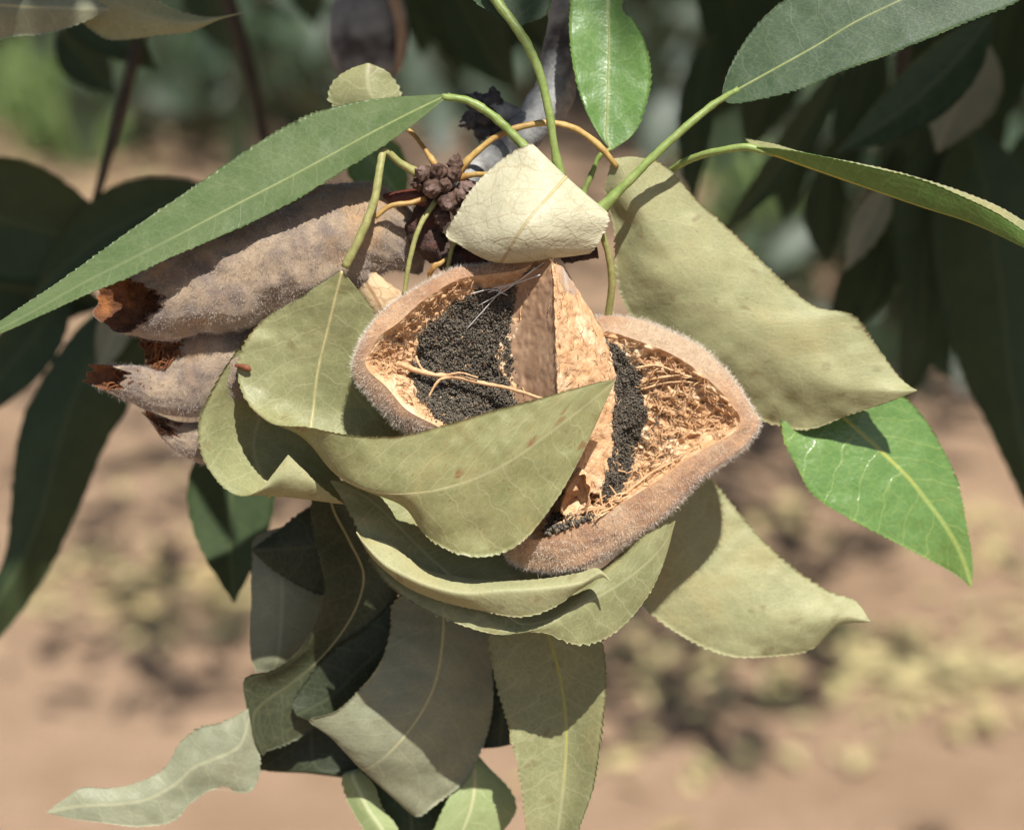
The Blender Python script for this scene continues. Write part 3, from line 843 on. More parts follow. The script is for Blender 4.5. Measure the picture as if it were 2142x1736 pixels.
def fuzz(name, V, Nrm, count, length, parent, base, mat, width=0.5, seed=0, wts=None, comb=(0, 0, 0)):
    """short soft hairs standing on a surface given as points + normals (world)"""
    rs = np.random.default_rng(seed)
    V = V.reshape(-1, 3); Nrm = Nrm.reshape(-1, 3)
    if wts is not None:
        wts = np.asarray(wts, float).reshape(-1); wts = wts / wts.sum()
    idx = rs.choice(len(V), count, p=wts)
    p = V[idx] + rs.normal(size=(count, 3)) * 3.0 * PX
    n = Nrm[idx] + rs.normal(size=(count, 3)) * 0.45 + np.asarray(comb)
    n /= np.linalg.norm(n, axis=1, keepdims=True)
    l = length * PX * rs.uniform(0.45, 1.25, count)[:, None]
    s_ = np.cross(n, rs.normal(size=(count, 3))); s_ /= np.linalg.norm(s_, axis=1, keepdims=True)
    w = width * PX * 0.5
    bend = rs.normal(size=(count, 3)) * 0.45
    p = p - Nrm[idx] * 2 * PX
    mid = p + n * l * 0.5
    tip = mid + (n + bend) * l * 0.5
    vv = np.stack([p - s_ * w, p + s_ * w, mid + s_ * w * 0.75, mid - s_ * w * 0.75, tip], 1).reshape(-1, 3)
    k = np.arange(count) * 5
    f = np.concatenate([np.stack([k, k + 1, k + 2], -1), np.stack([k, k + 2, k + 3], -1), np.stack([k + 3, k + 2, k + 4], -1)])
    o = new_obj(name, vv, f, mat, parent, base)
    o['kind'] = 'stuff'
    return o

ICO_V = np.array([(0, 0, -1), (.7236, -.5257, -.4472), (-.2764, -.8506, -.4472), (-.8944, 0, -.4472), (-.2764, .8506, -.4472), (.7236, .5257, -.4472),
                  (.2764, -.8506, .4472), (-.7236, -.5257, .4472), (-.7236, .5257, .4472), (.2764, .8506, .4472), (.8944, 0, .4472), (0, 0, 1)])
ICO_F = np.array([(0, 2, 1), (1, 5, 0), (0, 3, 2), (0, 4, 3), (0, 5, 4), (1, 10, 5), (2, 6, 1), (3, 7, 2), (4, 8, 3), (5, 9, 4), (1, 6, 10), (2, 7, 6), (3, 8, 7), (4, 9, 8), (5, 10, 9),
                  (6, 11, 10), (7, 11, 6), (8, 11, 7), (9, 11, 8), (10, 11, 9)])
def grains(name, pts, rad, parent, base, mat, seed=0):
    rs = np.random.default_rng(seed)
    n = len(pts)
    sc = rad * PX * rs.uniform(0.6, 1.25, (n, 1, 3))
    a = rs.uniform(0, 6.28, n); c, s_ = np.cos(a)[:, None], np.sin(a)[:, None]
    B = ICO_V[None] * sc
    B = np.stack([B[..., 0] * c - B[..., 1] * s_, B[..., 0] * s_ + B[..., 1] * c, B[..., 2]], -1)
    vv = (pts[:, None] + B).reshape(-1, 3)
    f = (ICO_F[None] + (np.arange(n) * 12)[:, None, None]).reshape(-1, 3)
    o = new_obj(name, vv, f, mat, parent, base)
    o['kind'] = 'stuff'
    return o

def fibres(name, V, Nrm, count, length, parent, base, mat, flow=(0, 1, 0), rad=1.3, lift=4, seed=0, jitter=0.7, wts=None):
    """curled fibres lying on a surface; V,Nrm grids in world space"""
    rs = np.random.default_rng(seed)
    V = V.reshape(-1, 3); Nrm = Nrm.reshape(-1, 3)
    if wts is not None:
        wts = np.asarray(wts, float).reshape(-1); wts = wts / wts.sum()
    idx = rs.choice(len(V), count, p=wts)
    fl = flow[0] * AX + flow[1] * AY + flow[2] * AZ
    vs, fs, off = [], [], 0
    for i in idx:
        n = Nrm[i]
        d = fl + rs.normal(size=3) * jitter; d -= n * np.dot(d, n); d /= np.linalg.norm(d) + 1e-9
        b = np.cross(n, d)
        L = length * PX * rs.uniform(0.4, 1.4); cv = rs.normal() * 0.6; up = rs.uniform(0.3, 1.6) * lift * PX
        t = np.linspace(-0.5, 0.5, 7)[:, None]
        C = V[i] + d * t * L + b * cv * (t * t) * L * 1.6 + n * (up * (0.9 - (2 * t) ** 2 * rs.uniform(0.1, 1.6)))
        C = C + rs.normal(size=(7, 3)) * 0.9 * PX
        R = rad * PX * rs.uniform(0.6, 1.5) * np.array([.4, .9, 1, 1, 1, .8, .3])
        v, f = tube_mesh(C, R, 4)
        vs.append(v); fs += [tuple(x + off for x in q) for q in f]; off += len(v)
    o = new_obj(name, np.concatenate(vs), fs, mat, parent, base)
    o['kind'] = 'stuff'
    return o

def pits(G, n, r, seed):
    rs = np.random.default_rng(seed)
    g = G.reshape(-1, 3)[:, :2]
    c = g[rs.integers(0, len(g), n)] + rs.normal(size=(n, 2)) * 4
    rr = r * rs.uniform(0.5, 1.3, n)
    out = np.zeros(len(g))
    for a in range(0, n, 100):
        d = np.hypot(g[:, None, 0] - c[None, a:a + 100, 0], (g[:, None, 1] - c[None, a:a + 100, 1]) * 1.2) / rr[None, a:a + 100]
        out = np.minimum(out, (-np.clip(1 - d * d, 0, 1) ** 1.5 * rr[None, a:a + 100] / r).min(1))
    return out.reshape(G.shape[:2])

def hull_skin(name, c1, c2, c3):
    return plain_material(name, c1, c2, 180, 0.9, 0.6, 0.0004, 0.1, c3=c3, sheen=0.5)
M['skin'] = hull_skin('hull_skin_tan', lin(178, 142, 108), lin(150, 112, 84), lin(176, 152, 124))
M['skin_grey'] = hull_skin('hull_skin_grey', lin(158, 138, 114), lin(112, 98, 90), lin(164, 130, 92))
M['lining'] = plain_material('hull_lining_orange', lin(220, 180, 138), lin(204, 156, 112), 330, 0.8, 0.9, 0.0006, 0.15, c3=lin(234, 208, 172), transl=0.08)
M['lining_brown'] = plain_material('hull_lining_brown', lin(112, 72, 46), lin(78, 48, 32), 400, 0.8, 0.9, 0.0006, 0.2, c3=lin(160, 104, 60))
M['inner_wall'] = plain_material('hull_inner_wall', lin(182, 150, 120), lin(160, 126, 98), 200, 0.6, 0.4, 0.0003, 0.35, c3=lin(170, 132, 98))
M['fibre'] = plain_material('hull_fibre', lin(224, 186, 142), lin(204, 158, 112), 500, 0.75, 0.3, 0.0002, 0.2, transl=0.1)
M['fibre_brown'] = plain_material('hull_fibre_brown', lin(134, 84, 48), lin(100, 62, 38), 500, 0.8, 0.3, 0.0002, 0.2)
M['spore'] = plain_material('black_spores', lin(74, 68, 60), lin(122, 112, 97), 1400, 0.85, 0.0, 0.0001, 0.12)
M['hair'] = plain_material('hull_hair', lin(238, 228, 212), lin(222, 206, 186), 300, 0.6, 0.0, 0.0001, 0.3, transl=0.2)
M['hair_grey'] = plain_material('hull_hair_grey', lin(206, 196, 182), lin(176, 162, 146), 300, 0.6, 0.0, 0.0001, 0.3, transl=0.2)

HB = P(np.array([1100, 545, -60.0]))
hull = thing('almond_hull', 'split open fuzzy almond hull with orange lining packed with black spores', 'almond hull', HB)

def valve(pairs, cen, depth, back_d, label, rough_amp, seed, skin, lin_mat, inner=(0.86, 0.62, 0.32), inner_d=(0.42, 0.85, 1.0), m=380, flat_side=False):
    """pairs: (crest point, outer point) round the rim; cen: bottom of the bowl. Returns the skin object and the lining grid"""
    A = np.array([p[0] for p in pairs], float); B = np.array([p[1] for p in pairs], float)
    c = np.array(cen, float)
    rr_ = np.random.default_rng(seed + 70)
    # inner bowl
    loops = [A]
    for k, dd in zip(inner, inner_d):
        q = c + (A - c) * k
        q[:, 2] = A[:, 2] * (1 - dd) + c[2] * dd
        loops.append(q)
    q = c + (A - c) * 0.03; q[:, 2] = c[2]; loops.append(q)
    Gi, ti = closed_loft(loops, m, 22)
    w = np.clip(ti / 0.5, 0, 1)[:, None]
    pr = Gi * np.array([1, 1, 1.0]) * 0.028
    rough = fbm(pr + seed * 11, 3)
    ridge = 1 - np.abs(fbm(Gi * 0.05 + 31 + seed, 3)) * 1.6
    fine = fbm(Gi * 0.16 + seed * 3, 2)
    Gi[..., 2] += w * ((rough * 0.7 + ridge * 0.5 + fine * 0.35) * rough_amp + pits(Gi, 420, 11, seed) * rough_amp * 1.3)
    Wi = P(Gi); Ni = grid_normals(Wi)
    if np.sum(Ni * AZ, -1).sum() < 0: Ni = -Ni
    # outer skin rolls over the crest and round the back
    mid = (A + B) / 2; mid[:, 2] = A[:, 2] * 0.72 + B[:, 2] * 0.28
    wide = np.clip((np.linalg.norm(B[:, :2] - A[:, :2], axis=1) - 55) / 30, 0, 1) * flat_side
    mid[:, 2] -= wide * ((A[:, 2] - B[:, 2]) * 0.34 + 14)
    mid[:, :2] += (B[:, :2] - A[:, :2]) * 0.10 * (1 - wide)[:, None]
    bb = c + (B - c) * 0.80; bb[:, 2] = B[:, 2] * 0.3 + back_d * 0.7
    b2 = c + (B - c) * 0.40; b2[:, 2] = back_d
    b3 = c + (B - c) * 0.03; b3[:, 2] = back_d - 10
    Go, to = closed_loft([A, mid, B, bb, b2, b3], m, 12)
    Go[..., 2] += fbm(Go * 0.02 + 7 + seed, 3) * 4 * np.clip(to, 0, 1)[:, None]
    rimw = (np.exp(-((to - 1.2) / 0.7) ** 2) * np.clip(to / 0.3, 0, 1))[:, None, None]
    Go = Go + rimw * (Go - c) * (0.018 * fbm(Go * 0.022 + 40, 3))[..., None]
    Wo = P(Go); No = grid_normals(Wo)
    cc = P(np.array([c[0], c[1], back_d * 0.3]))
    sg = np.sign(np.sum(No[12:30] * (Wo[12:30] - cc), -1).sum())
    No = No * sg
    sk = new_obj('valve', Wo.reshape(-1, 3), grid_faces(len(to), m, wrap=True, flip=sg < 0), M[skin], hull, HB)
    if label: sk['label'] = label
    ln = new_obj('lining', Wi.reshape(-1, 3), grid_faces(len(ti), m, wrap=True), M[lin_mat], sk, HB)
    return sk, (Gi, Wi, Ni, ti), (Go, Wo, No, to)

left_pairs = [((1040, 572, 30), (1040, 552, 0)), ((960, 585, 40), (950, 564, 8)), ((886, 628, 52), (864, 608, 16)), ((832, 676, 60), (806, 648, 20)), ((790, 707, 64), (762, 705, 22)),
              ((766, 748, 66), (743, 744, 24)), ((771, 775, 68), (741, 786, 26)), ((808, 809, 74), (776, 834, 28)), ((851, 857, 80), (834, 892, 30)), ((916, 892, 86), (890, 930, 30)),
              ((1000, 935, 90), (990, 980, 20)), ((1085, 955, 90), (1100, 1000, 0)), ((1158, 920, 96), (1230, 965, -20)), ((1165, 836, 104), (1286, 838, -30)), ((1163, 757, 108), (1282, 765, -34)),
              ((1160, 668, 104), (1250, 680, -34)), ((1157, 590, 90), (1204, 606, -20)), ((1149, 526, 62), (1164, 545, 10)), ((1100, 560, 36), (1090, 536, 0))]
lv_skin, LI, LO = valve(left_pairs, (975, 745, -12), 0, -130, 'left half of the hull, bowl lined with black spores', 7, 1, 'skin', 'lining', inner=(0.86, 0.66, 0.34), inner_d=(0.40, 0.80, 1.0), flat_side=True)
right_pairs = [((1268, 694, -6), (1252, 664, -44)), ((1338, 714, -2), (1338, 669, -46)), ((1403, 740, 2), (1404, 695, -46)), ((1459, 775, 4), (1461, 722, -44)), ((1502, 814, 8), (1504, 761, -40)),
               ((1535, 850, 12), (1544, 808, -36)), ((1549, 884, 16), (1576, 860, -30)), ((1528, 910, 24), (1587, 890, -14)), ((1446, 956, 40), (1556, 936, 0)), ((1381, 1003, 54), (1470, 1000, 16)),
               ((1317, 1042, 64), (1402, 1070, 26)), ((1265, 1077, 72), (1336, 1120, 32)), ((1205, 1100, 80), (1262, 1166, 36)), ((1160, 1118, 84), (1195, 1190, 36)), ((1110, 1128, 78), (1120, 1192, 24)),
               ((1090, 1090, 60), (1050, 1150, -10)), ((1130, 1010, 44), (1070, 1040, -30)), ((1190, 900, 20), (1140, 900, -50)), ((1240, 790, 0), (1190, 790, -60)), ((1256, 725, -6), (1215, 700, -60))]
rv_skin, RI, RO = valve(right_pairs, (1375, 885, -36), 0, -150, 'right half of the hull with an orange fibrous bowl', 9, 2, 'skin', 'lining', inner=(0.88, 0.68, 0.36), inner_d=(0.36, 0.78, 1.0))

# the ridge side of the left half is bare orange flesh facing right, its left side a smooth brown wall
def patch(name, stations, mat, parent, nu=70, nv=50, amp=4, seed=0, thick=0):
    K = np.array(stations, float)
    t = np.linspace(0, 1, len(K)); u = np.linspace(0, 1, nu)
    G = hermite(t, K, u)
    vr = np.linspace(0, 1, K.shape[1]); v = np.linspace(0, 1, nv)
    G = np.swapaxes(hermite(vr, np.swapaxes(G, 0, 1), v), 0, 1)
    G[..., 2] += (fbm(G * 0.03 + seed, 3) + 0.8 * (1 - np.abs(fbm(G * 0.06 + seed, 2)) * 1.5)) * amp * 0.7
    G[..., 2] += pits(G, 160, 9, seed) * amp * 1.2
    rag = vnoise(np.stack([np.linspace(0, nu / 3, nu), np.full(nu, seed * 1.0), np.zeros(nu)], -1)) * max(amp, 4.5) * 0.9
    G[:, 0, 0] += rag; G[:, -1, 0] += rag[::-1]
    W = P(G); N = grid_normals(W)
    if np.sum(N * AZ, -1).sum() < 0: N = -N
    W2 = W - N * 4 * PX
    F = np.concatenate([grid_faces(nu, nv), grid_faces(nu, nv, flip=True, off=nu * nv)])
    ring = np.concatenate([np.arange(nv), np.arange(1, nu) * nv + nv - 1, (nu - 1) * nv + np.arange(nv - 2, -1, -1), np.arange(nu - 2, 0, -1) * nv])
    r2 = np.roll(ring, -1)
    F = np.concatenate([F, np.stack([ring, r2, r2 + nu * nv, ring + nu * nv], -1)])
    o = new_obj(name, np.concatenate([W.reshape(-1, 3), W2.reshape(-1, 3)]), F, M[mat], parent, HB)
    return o, (G, W, N)
wall, WL = patch('inner_wall', [[(1110, 566, 38), (1128, 560, 52), (1140, 548, 62), (1151, 526, 68)], [(1062, 616, -4), (1098, 610, 22), (1134, 600, 64), (1159, 588, 97)],
                                [(1050, 680, -18), (1092, 676, 14), (1134, 672, 66), (1162, 668, 112)], [(1048, 760, -20), (1090, 760, 14), (1134, 760, 68), (1165, 758, 116)],
                                [(1054, 840, -12), (1094, 845, 18), (1136, 848, 68), (1167, 850, 112)], [(1080, 910, 30), (1100, 915, 50), (1135, 920, 80), (1168, 920, 104)]],
                 'inner_wall', lv_skin, amp=2.6, seed=5)
flesh, FL = patch('flesh', [[(1152, 524, 70), (1158, 530, 62), (1164, 538, 44), (1170, 548, 24)], [(1160, 588, 99), (1172, 590, 78), (1188, 598, 42), (1208, 608, 4)],
                            [(1163, 668, 114), (1190, 668, 82), (1222, 672, 42), (1254, 682, -6)], [(1166, 758, 118), (1200, 758, 84), (1244, 760, 40), (1286, 768, -8)],
                            [(1168, 850, 114), (1200, 850, 84), (1250, 850, 40), (1294, 850, -4)], [(1166, 930, 100), (1200, 940, 76), (1240, 945, 40), (1290, 950, 0)],
                            [(1150, 1010, 84), (1190, 1025, 64), (1230, 1030, 40), (1280, 1040, 10)]],
                  'lining', lv_skin, amp=5, seed=9, nu=110, nv=60)

# black spore masses
def on_surface(grid, poly, n, lift, seed, spread=2.2):
    G, W, N = grid[0], grid[1], grid[2]
    rs = np.random.default_rng(seed)
    g = G.reshape(-1, 3); w = W.reshape(-1, 3); nn = N.reshape(-1, 3)
    ok = np.where(inside(poly, g[:, 0] + 5 * vnoise(g * 0.08), g[:, 1] + 5 * vnoise(g * 0.08 + 50)))[0]
    # even out the uneven density of rings near the centre
    cell = (np.floor(g[ok, 0] / 4) * 5000 + np.floor(g[ok, 1] / 4)).astype(int)
    u, inv, cnt = np.unique(cell, return_inverse=True, return_counts=True)
    pw = 1.0 / cnt[inv]; pw /= pw.sum()
    i = ok[rs.choice(len(ok), n, p=pw)]
    p = w[i] + rs.normal(size=(n, 3)) * spread * PX
    h = (lift + fbm(g[i] * 0.035 + seed, 3) * 6 + rs.uniform(-3, 3, n)) * PX
    return p + nn[i] * h[:, None]
spoly = [(994, 606), (960, 632), (933, 655), (894, 677), (872, 713), (876, 750), (858, 780), (873, 827), (899, 862), (933, 890), (1000, 905), (1064, 880), (1060, 825), (1048, 790), (1040, 752), (1046, 705), (1064, 655), (1058, 612), (1028, 602)]
grains('spore_mass', np.concatenate([on_surface(LI, spoly, 19000, 5, 3), on_surface(WL, [(1040, 600), (1080, 600), (1072, 660), (1062, 700), (1074, 760), (1066, 800), (1084, 850), (1070, 900), (1040, 900)], 2200, 2, 33)]), 2.15, lv_skin, HB, M['spore'], 3)
rpoly = [(1266, 712), (1300, 735), (1316, 755), (1334, 793), (1346, 845), (1345, 890), (1328, 938), (1312, 996), (1290, 1056), (1268, 1062), (1262, 1010), (1274, 975), (1285, 930), (1280, 880), (1290, 830), (1290, 770)]
grains('spore_mass', np.concatenate([on_surface(RI, rpoly, 12000, 5, 4), on_surface(FL, rpoly, 1800, 3, 5)]), 1.95, rv_skin, HB, M['spore'], 4)

strew = on_surface(LI, [(800, 700), (900, 620), (1060, 590), (1100, 900), (900, 900)], 500, 4, 31, 3)
grains('stray_spores', strew, 2.0, lv_skin, HB, M['spore'], 31)
strew = on_surface(RI, [(1270, 720), (1420, 800), (1440, 930), (1300, 1040), (1240, 1000)], 700, 4, 32, 3)
grains('stray_spores', strew, 1.9, rv_skin, HB, M['spore'], 32)
M['silk'] = plain_material('spider_silk', lin(200, 196, 188), lin(220, 216, 208), 300, 0.5, 0.0, 0.0001, 0.4)
for pts in ([(1030, 604, 30), (1080, 590, 44), (1120, 560, 60)], [(1020, 612, 26), (1060, 600, 36), (1130, 575, 66)], [(985, 615, 26), (1030, 606, 30), (1062, 618, 24)], [(1000, 640, 10), (1050, 612, 30), (1140, 548, 62)], [(975, 690, 0), (1020, 640, 12), (1050, 606, 30)]):
    tube('silk_strand', pts, [0.9] * 3, M['silk'], lv_skin, HB, n=12, sides=5)
# torn fibres
rw = np.where(RI[3] < 3.6, 1.0, 0.02)[:, None] * np.where(RI[3] > 0.55, 1.0, 0.0)[:, None] * np.ones((1, RI[0].shape[1]))
rw = rw * (~inside(rpoly, RI[0][..., 0].ravel(), RI[0][..., 1].ravel())).reshape(rw.shape) * (RI[0][..., 0] > 1285)
fibres('fibres', RI[1], RI[2], 600, 34, rv_skin, HB, M['fibre'], flow=(0.6, 0.5, 0), rad=0.9, lift=3, seed=4, wts=rw)
lw_ = np.where((LI[3] > 0.5) & (LI[3] < 1.9), 1.0, 0.0)[:, None] * np.ones((1, LI[0].shape[1])) * (LI[0][..., 0] < 1010)
fibres('fibres', LI[1], LI[2], 380, 26, lv_skin, HB, M['fibre'], flow=(0.4, -0.2, 0), rad=0.8, lift=2.5, seed=5, wts=lw_)
fibres('fibres', FL[1], FL[2], 120, 30, flesh, HB, M['fibre'], flow=(0.1, 1, 0), rad=0.8, lift=2, seed=6, jitter=0.4)
fibres('fibres', WL[1], WL[2], 8, 30, wall, HB, M['fibre'], flow=(0.1, 1, 0), rad=1.3, lift=3, seed=8, jitter=0.3)
for pts, r in (([(835, 760, 30), (862, 772, 26), (905, 784, 20), (950, 788, 22), (1010, 802, 24), (1062, 812, 46), (1110, 826, 80), (1152, 842, 114)], (6, 3)),
               ([(950, 788, 22), (920, 795, 24), (902, 820, 24), (890, 850, 26)], (3.5, 2)), ([(870, 745, 24), (880, 768, 22), (915, 786, 22)], (3, 2)),
               ([(935, 785, 24), (960, 780, 30), (1000, 790, 32)], (2.5, 1.5))):
    tube('fibre_strand', pts, np.linspace(r[0], r[1], len(pts)), M['fibre'], lv_skin, HB, n=36, sides=8, bump=0.35, bfreq=2200)
for pts, r in (([(1330, 800, -34), (1380, 790, -22), (1430, 786, -12), (1480, 800, -4), (1530, 842, 6)], (3, 2)), ([(1340, 815, -36), (1400, 800, -26), (1470, 806, -10), (1520, 850, 0)], (2.5, 2)),
               ([(1270, 1060, 40), (1310, 1030, 30), (1370, 985, 24), (1420, 960, 20)], (3.5, 2)), ([(1330, 770, -20), (1370, 764, -14), (1420, 780, -10)], (3, 1.5))):
    tube('fibre_strand', pts, np.linspace(r[0], r[1], len(pts)), M['fibre'], rv_skin, HB, n=30, sides=8, bump=0.35, bfreq=2200)

# broken shell cup low in the right half
nu_, nv_ = 30, 36
T, H = np.meshgrid(np.linspace(0.05, 2.2, nu_), np.linspace(0, 2 * np.pi, nv_, endpoint=False), indexing='ij')
Q = np.stack([np.sin(T) * np.cos(H) * 30, np.sin(T) * np.sin(H) * 62, -np.cos(T) * 30], -1)
Q = Q * (1 + 0.30 * fbm(Q * 0.05, 3)[..., None])
ca, sa = math.cos(0.5), math.sin(0.5)
Q = np.stack([Q[..., 0] * ca - Q[..., 1] * sa * 0.5 + 1205, Q[..., 0] * sa * 0.5 + Q[..., 1] * ca + 1040, Q[..., 2] + 62], -1)
new_obj('shell_fragment', P(Q).reshape(-1, 3), grid_faces(nu_, nv_, wrap=True), M['lining'], rv_skin, HB)
K = on_surface(RI, [(1150, 1085), (1190, 1070), (1240, 1085), (1215, 1120), (1165, 1135), (1135, 1115)], 500, 6, 12)
grains('spore_mass', K, 4.0, rv_skin, HB, M['spore'], 12)
cw = inside([(1150, 980), (1290, 950), (1300, 1070), (1180, 1100)], RI[0][..., 0].ravel(), RI[0][..., 1].ravel()).astype(float)
fibres('fibres', RI[1] + AZ * 14 * PX, RI[2], 140, 44, rv_skin, HB, M['fibre'], flow=(0.2, 1, 0.3), rad=1.8, lift=9, seed=44, wts=cw)

# fuzz
def hair_weights(O, cond):
    G, W, N, t = O
    a = np.linalg.norm(np.cross(np.gradient(W, axis=0), np.gradient(W, axis=1)), axis=-1)
    return a * ((t > 0.16) & (t < 3.6))[:, None] * cond(G)
fuzz('fuzz', LO[1], LO[2], 52000, 8, lv_skin, HB, M['hair'], seed=1, wts=hair_weights(LO, lambda G: G[..., 0] < 1080))
fuzz('fuzz', RO[1], RO[2], 80000, 9, rv_skin, HB, M['hair'], seed=2, wts=hair_weights(RO, lambda G: G[..., 0] > 1060))

# ------------------------------------------------------------------ the older hull behind
RB = P(np.array([790, 425, -80.0]))
old = thing('almond_hull', 'torn grey brown velvety hull lying behind the long green leaf', 'almond hull', RB)
def old_valve(axis, label, seed, hairs, tear=42, squash=0.75):
    """axis: x, y, d, half width, roll; a shell tube with wall thickness, torn at its last station"""
    K = np.array(axis, float)
    t = chord(K[:, :3]); nu, nv = 90, 72
    X = hermite(t, K, np.linspace(0, t[-1], nu))
    C, R = X[:, :3], np.maximum(X[:, 3], 2)
    T = np.gradient(C, axis=0); T /= np.linalg.norm(T, axis=1, keepdims=True)
    B = np.cross(T, [0, 0, 1.0]); B /= np.linalg.norm(B, axis=1, keepdims=True)
    N = np.cross(B, T); N *= np.sign(N[:, 2:3])
    a = np.linspace(0, 2 * np.pi, nv, endpoint=False)
    def shell(k):
        G = C[:, None] + (R * k)[:, None, None] * (np.cos(a)[None, :, None] * B[:, None] + squash * np.sin(a)[None, :, None] * N[:, None])
        return G
    G = shell(1.0)
    rn = fbm(G * 0.014 + seed * 5, 3)
    G = G + (G - C[:, None]) * (0.12 * rn + 0.025 * fbm(G * 0.04 + seed, 2))[..., None]
    uu = np.linspace(0, 1, nu)[:, None] + 0 * a[None]
    wr = vnoise(np.stack([np.cos(a)[None] * 5 + uu * 1.5, np.sin(a)[None] * 5 + uu, uu * 5 + seed], -1))
    G = G + (G - C[:, None]) * (-0.10 * np.abs(wr) ** 0.7 + 0.04)[..., None]
    jag = vnoise(np.stack([a * 2.2, a * 0 + seed, a * 0], -1)) * 13 + vnoise(np.stack([a * 6, a * 0 + seed, a * 0 + 3], -1)) * 9
    e = np.clip((np.arange(nu) - (nu - 30)) / 29, 0, 1)
    G = G + T[:, None] * (e[:, None] * (jag - tear * np.sin(a))[None])[..., None]
    Wo = P(G); No = grid_normals(Wo)
    if np.sum(No * (Wo - P(C)[:, None]), -1).sum() < 0: No = -No
    o = new_obj('valve', Wo.reshape(-1, 3), grid_faces(nu, nv, wrap=True), M['skin_grey'], old, RB)
    if label: o['label'] = label
    i0 = nu // 2
    Gi = C[:, None] + (G - C[:, None]) * np.interp(np.arange(nu), [0, nu - 6, nu - 1], [0.8, 0.84, 0.97])[:, None, None]
    Gi = Gi + (fbm(Gi * 0.05 + seed, 3) * 5 * np.interp(np.arange(nu), [0, nu - 4, nu - 1], [1, 1, 0.2])[:, None])[..., None] * (C[:, None] - Gi) / (np.linalg.norm(C[:, None] - Gi, axis=-1, keepdims=True) + 1e-6)
    Wi = P(Gi[i0:])
    new_obj('lining', Wi.reshape(-1, 3), grid_faces(nu - i0, nv, wrap=True), M['lining_brown'], o, RB)
    Ni = -grid_normals(Wi)
    if np.sum(Ni * (Wi - P(C[i0:])[:, None]), -1).sum() > 0: Ni = -Ni
    if seed < 3: fibres('fibres', Wi[-26:-5], Ni[-26:-5], 70, 26, o, RB, M['fibre_brown'], flow=(-0.8, 0.3, 0), rad=2.0, lift=6, seed=seed)
    w = np.linalg.norm(np.cross(np.gradient(Wo, axis=0), np.gradient(Wo, axis=1)), axis=-1) * (np.sum(No * AZ, -1) > -0.35)
    fuzz('fuzz', Wo, No, hairs, 7, o, RB, M['hair_grey'], seed=seed + 30, wts=w, width=0.55)
    return o
old_valve([(880, 572, -130, 6), (845, 525, -125, 58), (770, 492, -100, 102), (640, 530, -66, 118), (500, 580, -52, 110), (380, 616, -56, 92), (300, 632, -62, 66), (262, 636, -66, 56)], 'upper roll of the torn hull, opening to the left', 1, 40000, tear=70)
old_valve([(700, 640, -210, 50), (620, 674, -190, 86), (540, 712, -164, 98), (465, 752, -128, 102), (396, 800, -104, 76), (338, 814, -92, 47), (285, 802, -86, 38), (222, 788, -84, 27)], 'lower roll of the torn hull ending in a ragged brown lip', 2, 26000)
old_valve([(560, 940, -150, 20), (490, 935, -140, 40), (420, 924, -134, 42), (365, 905, -130, 26), (330, 880, -126, 8)], None, 3, 5000)
w_, WF = patch('torn_flesh', [[(300, 690, -130), (350, 680, -110), (420, 690, -100)], [(300, 720, -120), (345, 715, -100), (410, 715, -90)], [(310, 760, -104), (345, 755, -90), (390, 745, -80)], [(300, 785, -96), (335, 782, -84), (372, 770, -76)]],
              'lining_brown', old, amp=10, seed=14, nu=50, nv=40)
w_.data.transform(__import__('mathutils').Matrix.Translation(Vector(HB - RB)))
fibres('fibres', WF[1], WF[2], 120, 40, w_, RB, M['fibre_brown'], flow=(0.5, -0.8, 0), rad=2.0, lift=6, seed=18)

# ------------------------------------------------------------------ branches hanging behind, out of focus
def hang(parent, base, x0, y0, x1, y1, w, d, mat='shade', back='shade', bow=0.0, dtip=0.0, seed=0, label=None, tilt=0.25):
    """a simple hanging leaf from base (x0,y0) to tip (x1,y1), half width w pixels"""
    a = np.array([x0, y0, d], float); b = np.array([x1, y1, d + dtip], float)
    ax = b - a; L = np.hypot(ax[0], ax[1]); n = np.array([-ax[1], ax[0], 0]) / L
    st = [tuple(a)]
    for t, k in ((0.10, 0.45), (0.25, 0.86), (0.42, 1.0), (0.6, 0.88), (0.78, 0.56), (0.92, 0.2)):
        c = a + ax * t + n * bow * L * 4 * t * (1 - t)
        st.append([tuple(c - n * w * k + np.array([0, 0, w * k * (0.35 + tilt)])), tuple(c), tuple(c + n * w * k + np.array([0, 0, w * k * (0.35 - tilt)]))])
    st.append(tuple(b))
    return leaf(st, mat, back, parent, base, label, nu=48, nv=13, fold=0.3, serr=3, tooth=40, wob=6, wfreq=0.004, thick=5, seed=seed)

